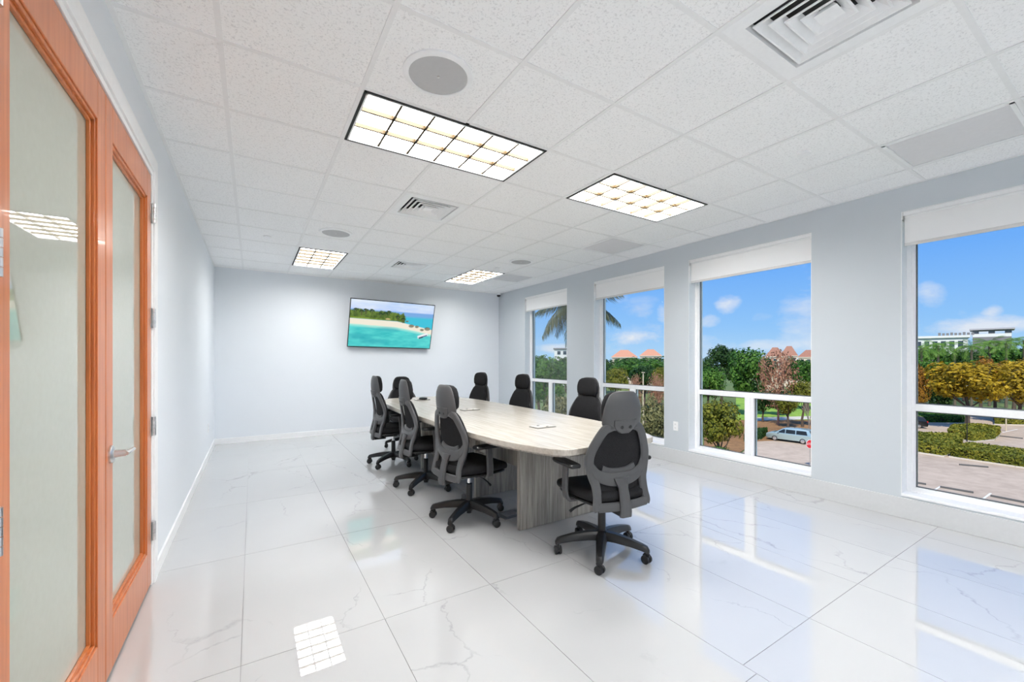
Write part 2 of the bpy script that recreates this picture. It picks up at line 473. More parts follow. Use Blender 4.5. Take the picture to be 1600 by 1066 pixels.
# ---------------------------------------------------------------- windows + shades
XG = XR + .135                      # inner face of the frame
shade_lab = ['white roller shade of the window nearest the back corner', 'white roller shade of the window with orange roofs in view',
             'white roller shade above the window with the parked minivan', 'large white roller shade cut by the right edge of the picture']
for k, (a, b_) in enumerate(WIN):
    win = struct(MB().box(XG + .02, XG + .03, a, b_, WZ0, WZ1).build('window_%d' % (k + 1), M_frame)) if False else struct(empty('window_%d' % (k + 1), (XG, (a + b_) / 2, WZ0)))
    hw = (b_ - a) / 2; hz = WZ1 - WZ0
    fr = .054
    m = MB()
    m.box(0, .07, -hw, -hw + fr, 0, hz).box(0, .07, hw - fr, hw, 0, hz).box(0, .07, -hw + fr, hw - fr, 0, .06).box(0, .07, -hw + fr, hw - fr, hz - .06, hz)
    m.box(-.012, 0, hw - .035, hw, 0, hz).box(-.012, 0, -hw, -hw + .035, 0, hz).box(-.012, 0, -hw + .035, hw - .035, 0, .028)
    m.build('window_frame', M_frame, win, bevel=.004)
    r0, r1 = .878 - WZ0, .936 - WZ0
    MB().box(-.004, .07, -hw + fr, hw - fr, r0, r1).build('transom', M_frame, win, bevel=.004)
    MB().box(-.004, .07, -.052, .052, .06, r0).box(-.012, -.004, -.018, .018, .06, r0).build('mullion', M_frame, win, bevel=.004)
    # reveal lining and stool
    MB().box(-.135, -.012, hw - .004, hw, 0, hz).box(-.135, -.012, -hw, -hw + .004, 0, hz).box(-.135, -.012, -hw, hw, hz - .004, hz).build('reveal', M_white, win)
    MB().box(-.142, -.012, -hw, hw, -.001, .022).build('stool', M_white, win, bevel=.004)
    for (p0, p1, q0, q1) in ((-hw + fr, hw - fr, r1, hz - .06), (-hw + fr, -.052, .06, r0), (.052, hw - fr, .06, r0)):
        MB().box(.030, .036, p0, p1, q0, q1).build('pane', M_glass, win)
        g = .008                       # dark glazing gasket
        MB().box(.018, .030, p0, p0 + g, q0, q1).box(.018, .030, p1 - g, p1, q0, q1).box(.018, .030, p0, p1, q0, q0 + g).box(.018, .030, p0, p1, q1 - g, q1).build('gasket', mat('gasket', (.12, .13, .13), .5), win)
    sh = empty('roller_shade', (XR + .035, (a + b_) / 2, WZ1), 0, shade_lab[k], 'roller shade', 'white roller shades over the windows')
    sw = hw - .012
    MB().box(-.006, -.0045, -sw, sw, -.258, -.02).build('fabric', M_shade, sh)
    MB().tube([(.012, -sw, -.034), (.012, sw, -.034)], .022, 14).build('roller_tube', M_white, sh, True)
    MB().box(-.012, .004, -sw, sw, -.282, -.256).build('bottom_bar', mat('shade_bar', (.66, .66, .65), .45), sh, bevel=.004)
    MB().box(-.03, -.022, -sw, sw, -.035, -.004).box(-.03, .04, -sw, sw, -.005, -.002).build('valance', M_white, sh)
    for sg in (-1, 1): MB().box(-.034, .04, min(sg * hw, sg * sw), max(sg * hw, sg * sw), -.065, -.004).build('bracket', M_steel if sg > 0 else M_white, sh)

# ---------------------------------------------------------------- doors
for k, (a, b_) in enumerate(((DY0, DYM - .003), (DYM + .003, DY1))):
    d = struct(empty('door_%d' % (k + 1), (XL, a, 0)))
    w = b_ - a; zb, zt = .012, DZ - .004; st = .098; rt, rb = .150, .205; T0, T1 = -.045, .0
    for (y0, y1) in ((0, st), (w - st, w)): MB().box(T0, T1, y0, y1, zb, zt).build('stile', M_orange, d, bevel=.003)
    MB().box(T0, T1, st, w - st, zt - rt, zt).build('top_rail', M_orange, d, bevel=.003)
    MB().box(T0, T1, st, w - st, zb, zb + rb).build('bottom_rail', M_orange, d, bevel=.003)
    bd = .013
    m = MB(); y0, y1, z0, z1 = st, w - st, zb + rb, zt - rt
    for t_, q0, q1 in ((bd, -.022, -.006), (bd * 1.8, -.028, -.016)):
        m.box(q0, q1, y0, y0 + t_, z0, z1).box(q0, q1, y1 - t_, y1, z0, z1).box(q0, q1, y0, y1, z0, z0 + t_).box(q0, q1, y0, y1, z1 - t_, z1)
    m.build('glazing_bead', M_orange, d, bevel=.002)
    MB().box(-.034, -.028, y0, y1, z0, z1).build('glass', M_frost, d)
    hy = w if k == 1 else 0
    for hz in (2.152, 1.545, .920, .314):
        m = MB(); sg = 1 if k == 1 else -1
        M = Matrix.Translation((.013, hy + sg * .004, hz - .055))
        for q in range(5): m.lathe([(.0095, q * .022 + .001), (.0095, q * .022 + .021)], 12, M)
        lo, hi = sorted((hy + sg * .030, hy + sg * .004)); m.box(.0005, .006, lo, hi, hz - .055, hz + .055)
        lo, hi = sorted((hy - sg * .024, hy + sg * .002)); m.box(.0005, .004, lo, hi, hz - .055, hz + .055)
        m.build('hinge', M_steel, d, 'auto')
    if k == 1:
        hd = empty('handle', (0, .062, .915)); hd.parent = d
        Mx = Matrix.Rotation(R(90), 4, 'Y')
        MB().lathe([(.036, 0), (.036, .006), (.030, .011), (.016, .013), (.013, .05)], 24, Mx).build('rose', M_steel, hd, 'auto')
        MB().tube([(.048, -.012, 0), (.05, .01, 0), (.05, .06, -.002), (.05, .115, -.004)], [.011, .0115, .0105, .009], 12, .8).build('lever', M_steel, hd, True)

# ---------------------------------------------------------------- ceiling lights
light_lab = ['long fluorescent ceiling troffer nearest the camera beside the big speaker', 'fluorescent ceiling troffer towards the windows, in front of the middle ones',
             'far fluorescent troffer on the door side near the television wall', 'far fluorescent troffer on the window side, narrowest in view',
             'unseen ceiling troffer added as fill light behind the camera, door side', 'unseen ceiling troffer added as fill light behind the camera, window side']
for n_, ((i0, i1), (j0, j1)) in enumerate(LIGHTS):
    x0, x1, y0, y1 = GX + i0 * S, GX + (i1 + 1) * S, GY + j0 * S, GY + (j1 + 1) * S
    cx, cyy = (x0 + x1) / 2, (y0 + y1) / 2; hx, hy = (x1 - x0) / 2 - .013, (y1 - y0) / 2 - .013
    t = empty('troffer', (cx, cyy, CE), 0, light_lab[n_], 'ceiling light', 'fluorescent ceiling troffers')
    m = MB(); g = .014
    m.box(-hx, hx, -hy, -hy + g, -.003, .03).box(-hx, hx, hy - g, hy, -.003, .03).box(-hx, -hx + g, -hy, hy, -.003, .03).box(hx - g, hx, -hy, hy, -.003, .03)
    m.build('shadow_gap', M_dark, t)
    m = MB(); hx -= g; hy -= g
    m.box(-hx, hx, -hy, hy, .04, .09)
    for sx_ in (-1, 1): m.box(*sorted((sx_ * hx, sx_ * (hx + .01))), -hy, hy, .03, .09).box(-hx, hx, *sorted((sx_ * hy, sx_ * (hy + .01))), .03, .09)
    m.build('housing', M_white, t)
    m = MB(); f = .010
    m.box(-hx, hx, -hy, -hy + f, -.004, .03).box(-hx, hx, hy - f, hy, -.004, .03).box(-hx, -hx + f, -hy, hy, -.004, .03).box(hx - f, hx, -hy, hy, -.004, .03)
    m.build('door_frame', M_white, t)
    MB().box(-hx + f, hx - f, -hy + f, hy - f, .030, .034).build('lens', M_emit[n_], t)
    nx, ny = (6, 3) if hx > hy else (3, 6)
    for q in range(1, nx): xx = -hx + 2 * hx * q / nx; MB().box(xx - .007, xx + .007, -hy + f, hy - f, .0, .024).build('louver_blade', M_louver, t)
    for q in range(1, ny): yy = -hy + 2 * hy * q / ny; MB().box(-hx + f, hx - f, yy - .007, yy + .007, .0, .024).build('louver_blade', M_louver, t)

# ---------------------------------------------------------------- diffusers, returns, speakers, sprinklers
def sq(h, z): return [(-h, -h, z), (h, -h, z), (h, h, z), (-h, h, z)]


dl = ['large square white air diffuser at the top edge of the picture', 'square air diffuser in the ceiling between the two nearer troffers', 'small far air diffuser near the television wall']
M_vent = mat('vent_white', (.90, .905, .91), .4)
for (i, j), lab in zip(DIFF, dl):
    t = empty('air_diffuser', (GX + (i + .5) * S, GY + (j + .5) * S, CE), 0, lab, 'air vent', 'square ceiling air diffusers')
    hs = S / 2 - .013
    MB().loft([[Vector(p) for p in sq(hs, .012)], [Vector(p) for p in sq(hs, .0)], [Vector(p) for p in sq(.225, -.002)], [Vector(p) for p in sq(.215, .03)]], caps=False).build('face_plate', M_vent, t)
    MB().box(-hs, hs, -hs, hs, .075, .08).build('plenum_box', mat('plenum_box', (.05, .05, .05), .7), t)
    for h_ in (.205, .162, .119, .076):
        m = MB(); a1, a0 = h_, h_ - .041
        m.loft([[Vector(p) for p in sq(a1, -.004)], [Vector(p) for p in sq(a1, .002)], [Vector(p) for p in sq(a0, .030)], [Vector(p) for p in sq(a0 - .005, .030)], [Vector(p) for p in sq(a1 - .007, -.004)], [Vector(p) for p in sq(a1, -.004)]], caps=False)
        m.build('louver', M_vent, t)
    MB().loft([[Vector(p) for p in sq(.042, .0)], [Vector(p) for p in sq(.022, .03)], [Vector(p) for p in sq(.001, .014)]]).build('center_cone', M_vent, t)
rl = ['grey return air grille nearest the camera beside the window wall', 'grey return air grille halfway along the window wall', 'far grey return air grille beside the window wall']
for (i, j), lab in zip(RET, rl):
    t = empty('return_grille', (GX + (i + .5) * S, GY + (j + .5) * S, CE), 0, lab, 'air vent', 'grey return air grilles')
    hs = S / 2 - .013
    m = MB(); e = .02
    m.box(-hs, hs, -hs, -hs + e, .0, .01).box(-hs, hs, hs - e, hs, .0, .01).box(-hs, -hs + e, -hs, hs, .0, .01).box(hs - e, hs, -hs, hs, .0, .01)
    m.build('frame', M_vent, t)
    MB().box(-hs, hs, -hs, hs, .03, .034).build('backing', M_ret, t)
    m = MB()
    for q in range(40):
        xx = -hs + e + (2 * hs - 2 * e) * (q + .5) / 40
        m.box(-.0045, .0045, -hs + e, hs - e, -.001, .001, Matrix.Translation((xx, 0, .008)) @ Matrix.Rotation(R(35), 4, 'Y'))
    o = m.build('fins', M_ret, t); o['kind'] = 'stuff'
for (x, y), lab in zip(((.785, 1.985), (.793, 5.076), (3.295, 5.12)), ('big round grey ceiling speaker above the nearest troffer', 'round grey ceiling speaker in front of the far left troffer', 'far round ceiling speaker near the window side')):
    t = empty('ceiling_speaker', (x, y, CE), 0, lab, 'speaker', 'round ceiling speakers')
    Mf = Matrix.Rotation(R(180), 4, 'X')
    MB().lathe([(.172, -.006), (.172, .004), (.160, .010), (.146, .011), (.143, .006), (.143, -.006)], 48, Mf, caps=False).build('rim', M_vent, t, 'auto')
    MB().lathe([(.144, .002), (.144, .007), (.08, .0085), (.006, .009)], 48, Mf).build('grille', M_spk, t, 'auto')
    MB().lathe([(.007, .008), (.007, .012), (.003, .013)], 12, Mf).build('badge', M_steel, t)
for (x, y), lab in zip(((3.217, 1.378), (.149, 5.661), (3.213, 5.676)), ('small round sprinkler cap in the ceiling tiles near the big windows', 'small round sprinkler cap left of the far speaker', 'small sprinkler cap beside the far window side speaker')):
    t = tag(MB().lathe([(.042, -.006), (.042, .004), (.038, .008), (.004, .009)], 28, Matrix.Rotation(R(180), 4, 'X')).build('sprinkler_cap', M_vent, None, 'auto', loc=(x, y, CE)), lab, 'sprinkler', 'ceiling sprinkler caps')

# ---------------------------------------------------------------- television
NX, NZ = 176, 99
rng = np.random.default_rng(3)


def vnoise(x, y, seed):
    r = np.random.default_rng(seed); g = r.random((64, 64))
    xi = np.floor(x).astype(int); yi = np.floor(y).astype(int); fx = x - xi; fy = y - yi
    fx = fx * fx * (3 - 2 * fx); fy = fy * fy * (3 - 2 * fy)
    G = lambda a, b: g[a % 64, b % 64]
    return (G(xi, yi) * (1 - fx) + G(xi + 1, yi) * fx) * (1 - fy) + (G(xi, yi + 1) * (1 - fx) + G(xi + 1, yi + 1) * fx) * fy


def fbm(x, y, seed): return vnoise(x, y, seed) * .55 + vnoise(x * 2, y * 2, seed + 1) * .3 + vnoise(x * 4, y * 4, seed + 2) * .15


U, V = np.meshgrid((np.arange(NX) + .5) / NX, (np.arange(NZ) + .5) / NZ)      # V up
img = np.zeros((NZ, NX, 3))


def lay(mask, col):
    global img
    mk = np.clip(mask, 0, 1)[..., None]; img = img * (1 - mk) + np.array(col) * mk if np.ndim(col) == 1 else img * (1 - mk) + col * mk


def sm(x, w): return np.clip(x / w + .5, 0, 1)


cl_ = fbm(U * 6, V * 14, 5)[..., None]
img = np.array([.40, .56, .92]) * (1 - cl_) + np.array([.72, .78, .98]) * cl_
img = img * (.75 + .45 * V[..., None])
lay(sm(.80 - V, .03), [.20, .42, .80]); lay(sm(.70 - V, .06), [.05, .56, .74])
wv = fbm(U * 9, V * 16, 9)
shore = .50 - .05 * U - .16 * np.clip(U - .55, 0, 1) ** 1.1 * 1.6
water = np.array([.02, .48, .52]) * (1 - wv[..., None]) + np.array([.14, .80, .74]) * wv[..., None]
beach_top = .60 - .03 * U - .30 * np.clip(U - .55, 0, 1)
lay(sm(beach_top - V, .015) * sm(1.02 - U, .05), [.93, .86, .72])
lay(sm(shore - .02 - V + .01 * (wv - .5), .02), [.42, .86, .76])
lay(sm(shore - .06 - V + .02 * (wv - .5), .05), water)
for c_, s_ in (((.10, .22), .12), ((.45, .40), .10), ((.3, .12), .13)):
    lay(.4 * np.clip(1 - ((U - c_[0]) / s_ / 1.6) ** 2 - ((V - c_[1]) / s_ / .7) ** 2, 0, 1), [.01, .30, .42])
tr_top = .80 - .05 * U - .10 * np.clip(U - .45, 0, 1) - .9 * np.clip(U - .58, 0, 1) ** 1.5 + .05 * (fbm(U * 26, V * 9, 21) - .5) * 2
tn = fbm(U * 40, V * 26, 31)[..., None]
veg = np.array([.015, .05, .01]) * (1 - tn) + np.array([.22, .34, .05]) * tn
lay(sm(tr_top - V, .02) * sm(V - beach_top - .005, .015) * sm(.645 - U, .02), veg)
lay(.7 * sm(.63 - .04 * U - V, .03) * sm(V - beach_top - .005, .015) * sm(.36 - U, .25), [.30, .42, .03])
for px_, pz_ in ((.06, .80), (.17, .80), (.24, .80), (.40, .76), (.44, .79), (.62, .66), (.125, .77), (.345, .74), (.55, .70)):      # palm tops
    for q in range(7):
        a_ = q * .9 + px_ * 9
        for t_ in np.linspace(0, 1, 6):
            lay(.9 * ((np.hypot((U - px_ - .028 * t_ * math.cos(a_)) * 1.78, V - pz_ - .03 * t_ * math.sin(a_) + .02 * t_ * t_) < .009)), [.02, .06, .02])
    lay(.8 * ((abs(U - px_) < .004) & (V < pz_) & (V > pz_ - .1)), [.10, .09, .04])
lay(.9 * np.clip(2 - 2 * (((U - .435) / .035) ** 2 + ((V - .625) / .022) ** 2), 0, 1), [.62, .48, .22])
for hx_, hz_, rr in ((.73, .50, .04), (.80, .49, .03), (.87, .425, .03), (.94, .455, .045), (.67, .60, .02)):      # huts and bushes on the spit
    lay(np.clip(1.6 - 1.6 * (((U - hx_) / rr) ** 2 + ((V - hz_) / rr / 1.1) ** 2), 0, 1) * (.6 + .4 * tn[..., 0]), [.10, .11, .05])
    lay(np.clip(1.6 - 1.6 * (((U - hx_ - .012) / rr * 1.5) ** 2 + ((V - hz_ - .012) / rr * 3) ** 2), 0, 1), [.34, .25, .17])
bx = (U - .89) * math.cos(-.35) * 1.78 + (V - .29) * math.sin(.35); bz = -(U - .89) * 1.78 * math.sin(.35) + (V - .29) * math.cos(.35)
lay(sm(.12 - abs(bx), .02) * sm(.034 - abs(bz), .012), [.90, .92, .94]); lay(sm(.10 - abs(bx), .02) * sm(.014 - abs(bz + .022), .01), [.12, .16, .30])
lay(sm(.05 - abs(bx + .05), .02) * sm(.016 - abs(bz + .03), .01), [.05, .08, .12])
img = np.clip(img, 0, 1)
TW, TH = 1.52, .868
tv = empty('television', (2.165, YB - .085, 1.521), 0, 'large flat television with a tropical beach picture, tilted on the back wall', 'television')
tv.rotation_euler = Euler((R(17.0), R(.85), 0), 'XYZ')        # leans out from the wall at the top
MB().box(-TW / 2, TW / 2, 0, .028, 0, TH).box(-TW / 2 + .2, TW / 2 - .2, .028, .05, .08, TH - .2).build('casing', M_bplast, tv, bevel=.004)
m = MB(); e = .011
m.box(-TW / 2, TW / 2, -.004, 0, 0, e * 1.5).box(-TW / 2, TW / 2, -.004, 0, TH - e, TH).box(-TW / 2, -TW / 2 + e, -.004, 0, e, TH - e).box(TW / 2 - e, TW / 2, -.004, 0, e, TH - e)
m.build('bezel', M_bplast, tv)
sx0, sx1, sz0, sz1 = -TW / 2 + e, TW / 2 - e, e * 1.5, TH - e
vs = [(sx0 + (sx1 - sx0) * i / NX, -.001, sz0 + (sz1 - sz0) * j / NZ) for j in range(NZ + 1) for i in range(NX + 1)]
fs = [(j * (NX + 1) + i, j * (NX + 1) + i + 1, (j + 1) * (NX + 1) + i + 1, (j + 1) * (NX + 1) + i) for j in range(NZ) for i in range(NX)]
me = bpy.data.meshes.new('screen'); me.from_pydata(vs, [], fs)
at = me.color_attributes.new('picture', 'FLOAT_COLOR', 'CORNER')
flat = np.ones((NZ * NX, 4, 4)); flat[:, :, :3] = img.reshape(-1, 1, 3)
at.data.foreach_set('color', flat.ravel())


def _screen(nt, b):
    a = nt.new('ShaderNodeAttribute'); a.attribute_name = 'picture'
    nt.l.new(a.outputs['Color'], b.inputs['Emission Color']); b.inputs['Emission Strength'].default_value = .95


me.materials.append(mat('tv_screen', (.01, .01, .01), .25, build=_screen, spec=.2))
inst('screen', me, tv)
m = MB(); m.box(-.25, .25, .05, .062, .2, .55)
m.build('mount_plate', M_steel, tv)
Mi = Matrix.Rotation(-R(17), 4, 'X')
m = MB(); m.box(-.03, .03, .055, .24, .30, .34, Mi @ Matrix.Translation((0, 0, .05))); m.build('mount_arm', M_bplast, tv)

# ---------------------------------------------------------------- small wall fittings
def outlet(loc, rz, lab):
    t = empty('wall_outlet', loc, rz, lab, 'outlet')
    MB().box(-.036, .036, -.006, -.0005, -.058, .058).build('cover_plate', M_white, t, bevel=.003)
    for dz in (-.024, .024):
        s_ = MB().box(-.017, .017, -.0085, -.006, dz - .014, dz + .014).build('socket', M_frame, t, bevel=.002)
        MB().box(-.008, -.005, -.0090, -.0086, dz - .004, dz + .007).box(.005, .008, -.0090, -.0086, dz - .004, dz + .007).build('slots', M_dark, s_)


outlet((XR, 3.405, .462), R(-90), 'white double power outlet on the pier between two windows')
outlet((XL, 6.878, .40), R(90), 'white power outlet low on the door side wall near the back corner')
t = empty('security_camera', (4.45, 7.80, CE), 0, 'small black dome security camera in the upper corner by the windows', 'camera')
Mf = Matrix.Rotation(R(180), 4, 'X')
MB().lathe([(.045, .0), (.045, .03), (.03, .05)], 20, Mf).build('base', M_white, t, 'auto')
MB().lathe([(.036, .035), (.040, .05), (.034, .07), (.018, .082), (.003, .085)], 20, Mf).build('dome', M_bplast, t, 'auto')
t = empty('floor_box', (1.83, 3.02, 0), R(8), 'grey metal floor outlet box under the near end of the table', 'outlet')
MB().box(-.11, .11, -.075, .075, 0.0005, .006).build('plate', mat('floor_box_plate', (.30, .30, .31), .4, .6), t, bevel=.002)
MB().box(-.065, .065, -.045, .045, .006, .010).build('lid', mat('floor_box_lid', (.55, .55, .55), .4, .6), t, bevel=.002)

# ---------------------------------------------------------------- conference table
TZ = .745; CX = 2.045; Y0, Y1 = 2.02, 6.10
prof = [(0, .32), (.006, .368), (.03, .417), (.075, .452), (.17, .498), (.35, .556), (.58, .604), (.9, .634), (1.4, .648), (2.04, .652)]
prof2 = prof + [(Y1 - Y0 - d, w) for d, w in prof[-2::-1]]
poly = [(w, Y0 + d) for d, w in prof2] + [(-w, Y0 + d) for d, w in reversed(prof2)]
table = empty('conference_table', (CX, 0, 0), 0, 'long boat-shaped greige wood conference table in the middle of the room', 'table')
MB().prism(poly, TZ - .042, TZ).build('tabletop', M_top, table, bevel=.005)
m = MB(); m.prism([(x * .97, Y0 + .03 + (y - Y0) * (1 - .06 / (Y1 - Y0))) for x, y in poly], TZ - .056, TZ - .042)
m.build('edge_band', M_panel, table)
for (x0, x1, y) in ((-.335, .42, 2.68), (-.265, .40, 3.56), (-.375, .375, 4.74), (-.24, .375, 5.56)):
    MB().box(x0, x1, y, y + .034, .003, TZ - .056).build('leg_panel', M_panel, table, bevel=.002)
MB().box(-.225, -.195, 2.714, 3.56, .43, TZ - .056).build('modesty_panel', M_panel, table, bevel=.002)
MB().box(-.225, -.195, 3.594, 4.74, .43, TZ - .056).build('modesty_panel', M_panel, table, bevel=.002)
MB().box(-.225, -.195, 4.774, 5.56, .43, TZ - .056).build('modesty_panel', M_panel, table, bevel=.002)


def power_box(x, y, lab, puck=False):
    t = empty('table_outlet', (x, y, TZ), 0, lab, 'outlet', 'power lids set in the table top')
    MB().box(-.095, .095, -.062, .062, .0005, .004).build('trim_ring', mat('lid_trim', (.10, .10, .10), .4), t)
    MB().box(-.089, .092, -.054, .060, .004, .0075).build('lid', mat('lid_face', (.50, .47, .42), .35), t, bevel=.001)
    MB().box(-.03, -.012, .03, .045, .0075, .010).box(.012, .03, -.04, -.03, .0075, .010).build('button', M_gplast, t)


power_box(2.035, 2.83, 'power lid in the near half of the table top, with two small buttons')
power_box(2.04, 4.22, 'power lid in the middle of the table top')
power_box(1.985, 5.62, 'pale power lid at the far end of the table under a black puck')
t = empty('conference_puck', (1.995, 5.61, TZ + .0105), 0, 'small black conference speaker puck lying at the far end of the table', 'speaker')
MB().lathe([(.055, 0), (.060, .008), (.052, .022), (.03, .028), (.004, .029)], 24).build('body', M_bplast, t, 'auto')
MB().lathe([(.02, .028), (.02, .0305), (.002, .031)], 16).build('button', M_gplast, t)

# ---------------------------------------------------------------- office chairs
# profile of the back: y offset of the frame over height
PH = [.26, .36, .46, .56, .66, .74, .82, .90, .98, 1.06, 1.12]
PY = [-.225, -.242, -.222, -.196, -.188, -.198, -.215, -.232, -.243, -.240, -.226]


def backy(z, x=0.0): return float(np.interp(z, PH, PY)) + .40 * x * x


def spl(pts, n):
    """Catmull-Rom through pts"""
    P = [Vector(p) for p in pts]; P = [2 * P[0] - P[1]] + P + [2 * P[-1] - P[-2]]; out = []
    for k in range(1, len(P) - 2):
        for q in range(n):
            t = q / n
            out.append(.5 * ((2 * P[k]) + (P[k + 1] - P[k - 1]) * t + (2 * P[k - 1] - 5 * P[k] + 4 * P[k + 1] - P[k + 2]) * t * t + (3 * P[k] - P[k - 1] - 3 * P[k + 1] + P[k + 2]) * t ** 3))
    out.append(P[-2]); return out


def on_back(sh): return [(x, backy(z, x), z) for x, z in [(p[0], p[1]) for p in sh]]


def sh2(pts, n=5): return [(p.x, p.y) for p in spl([(a, b, 0) for a, b in pts], n)]


def pad_loft(zs, ws, yc, ts, n=20, p=3.2, dz=0.0, curve=.55):
    rings = []
    for z, w, t_ in zip(zs, ws, ts):
        r = []
        for i in range(n):
            a = 2 * math.pi * i / n; c, s_ = math.cos(a), math.sin(a)
            x = w * math.copysign(abs(c) ** (2 / p), c); yy = t_ * math.copysign(abs(s_) ** (2 / p), s_)
            r.append(Vector((x, yc(z) + curve * x * x + yy, z)))
        rings.append(r)
    return rings


def make_chair():
    root = empty('office_chair')
    nrm = lambda p: (0, 1, -.1)
    # five-star base
    hub = MB().lathe([(.020, .045), (.022, .06), (.046, .085), (.046, .135), (.036, .150), (.030, .152)], 20).build('base', M_bplast, root, 'auto')
    wheel = MB()
    for sg in (-1, 1): wheel.lathe([(.010, sg * .005), (.026, sg * .006), (.0285, sg * .012), (.0275, sg * .022), (.018, sg * .026), (.004, sg * .027)], 16, Matrix.Translation((0, 0, .0285)) @ Matrix.Rotation(R(90), 4, 'Y'))
    wheel.box(-.005, .005, -.02, .02, .02, .05)
    wheel_me = wheel.mesh('caster', M_bplast, 'auto')
    hood = MB().lathe([(.011, .045), (.011, .078), (.006, .085)], 10)
    hood.tube([(0, -.022, .058), (0, -.01, .062), (0, .008, .060), (0, .024, .046)], [.008, .011, .011, .006], 8)
    hood_me = hood.mesh('stem', M_bplast, 'auto')
    legp = [(0, .035, .122), (0, .10, .122), (0, .20, .112), (0, .275, .098), (0, .305, .090), (0, .318, .078)]
    lm = MB(); rings = []
    for (x, y, z), w, h_ in zip(legp, (.036, .034, .029, .025, .023, .017), (.034, .032, .027, .023, .021, .012)):
        rings.append([Vector((cx * w, y, z + cz * h_)) for cx, cz in ((1, -.7), (.9, .3), (.5, .85), (-.5, .85), (-.9, .3), (-1, -.7), (-.5, -1), (.5, -1))])
    leg_me = lm.loft(rings).mesh('base_leg', M_bplast, 'auto')
    for k in range(5):
        a = R(90 + 72 * k + 9)
        inst('base_leg', leg_me, hub, (0, 0, 0), (0, 0, a))
        c = inst('caster', wheel_me, root, (-.300 * math.sin(a), .300 * math.cos(a), 0), (0, 0, a + 1.1 + k * 1.7))
        inst('stem', hood_me, c)
    gl = MB().lathe([(.026, .14), (.026, .285), (.020, .29)], 16).build('gas_lift', M_bplast, root, 'auto')
    MB().lathe([(.0145, .285), (.0145, .375)], 16).build('piston', M_chrome, gl, 'auto')
    # mechanism
    m = MB().box(-.075, .075, -.13, .11, .352, .398).box(-.17, .17, -.05, .05, .375, .40)
    mech = m.build('tilt_mechanism', M_bplast, root, bevel=.008)
    MB().tube([(.06, .02, .365), (.15, .03, .360), (.22, .035, .338), (.255, .035, .322)], [.005, .005, .006, .010], 8).build('lever', M_bplast, mech, True)
    MB().tube([(-.06, -.03, .365), (-.16, -.03, .362), (-.235, -.03, .345), (-.27, -.03, .328)], [.005, .005, .008, .010], 8).build('lever', M_bplast, mech, True)
    MB().tube([(.09, .075, .365), (.14, .075, .365), (.15, .075, .365)], [.018, .022, .018], 12).build('tension_knob', M_bplast, mech, True)
    # seat: waterfall front, rounded corners
    ys = [-.225, -.218, -.19, -.12, -.02, .09, .17, .225, .255, .268]
    ws = [.13, .185, .212, .228, .240, .246, .240, .222, .185, .12]
    zc = [.452, .452, .452, .450, .448, .449, .448, .440, .430, .424]
    ts = [.010, .030, .042, .045, .044, .045, .044, .036, .024, .008]
    rings = []
    for y, w, z, t_ in zip(ys, ws, zc, ts):
        r = []
        for i in range(24):
            a = 2 * math.pi * i / 24; c, s_ = math.cos(a), math.sin(a)
            x = w * math.copysign(abs(c) ** .55, c); zz = t_ * math.copysign(abs(s_) ** .6, s_)
            dish = -.012 * max(0, 1 - (x / .2) ** 2) if s_ > 0 else 0
            r.append(Vector((x, y, z + zz + dish)))
        rings.append(r)
    MB().loft(rings).build('seat', M_fabric, root, 'full')
    rings = [[Vector((p.x * .93, p.y * .95 - .003, .403 + (p.z - .45) * .38)) for p in r] for r in rings]
    MB().loft(rings).build('seat_shell', M_bplast, root, 'full')
    # upholstered back
    zs = [.395, .41, .45, .52, .60, .68, .76, .82, .865, .895, .905]
    ws = [.13, .170, .185, .190, .203, .210, .196, .172, .148, .115, .06]
    ts = [.008, .016, .020, .021, .022, .022, .022, .022, .020, .014, .006]
    MB().loft(pad_loft(zs, ws, lambda z: backy(z) + .036, ts, curve=.35)).build('backrest', M_fabric, root, 'full')
    # grey rear frame
    fr = None
    left = sh2([(-.085, .892), (-.135, .868), (-.178, .80), (-.206, .735), (-.217, .675), (-.203, .60), (-.184, .53), (-.182, .46), (-.192, .405), (-.184, .385)])
    m = MB(); nL = len(left)
    wl = [float(np.interp(q / (nL - 1), [0, .15, .5, .8, 1], [.060, .060, .066, .058, .056])) for q in range(nL)]
    m.bar(on_back(left), wl, .024, nrm)
    fr = m.build('back_frame', M_gplast, root, 'auto')
    right = [(-x, z) for x, z in left]
    m = MB(); m.bar(on_back(right), wl, .024, nrm)
    # join both rails, the yoke and the lower bar in one moulded frame
    top = sh2([(-.10, .893), (0, .880), (.10, .893)], 8); m.bar(on_back(top), .05, .024, nrm)
    yoke = sh2([(-.208, .645), (-.165, .588), (-.09, .556), (0, .548), (.09, .556), (.165, .588), (.208, .645)], 5)
    ny = len(yoke); m.bar(on_back(yoke), [.050 + .034 * math.sin(math.pi * q / (ny - 1)) for q in range(ny)], .023, nrm)
    low = sh2([(-.186, .396), (0, .390), (.186, .396)], 8); m.bar(on_back(low), .056, .022, nrm)
    fr.data = _merge(fr.data, m.mesh('back_frame', M_gplast, 'auto')); fr.data.name = 'back_frame'
    stem = sh2([(0, .560), (0, .50), (0, .43), (0, .37), (0, .328)], 5)
    ns = len(stem)
    pts = [(x, y - .014, z) for x, y, z in on_back(stem)]
    MB().bar(pts, [float(np.interp(q / (ns - 1), [0, .25, .6, 1], [.115, .072, .078, .088])) for q in range(ns)], .03, nrm).build('spine', M_gplast, root, 'auto')
    MB().box(-.038, .038, -.245, -.10, .326, .372).build('spine_foot', M_bplast, root, bevel=.008)
    lum = sh2([(-.125, .622), (-.07, .602), (0, .596), (.07, .602), (.125, .622)], 5)
    MB().bar([(x, y + .012, z) for x, y, z in on_back(lum)], .040, .02, nrm).build('lumbar_support', M_gplast, root, 'auto')
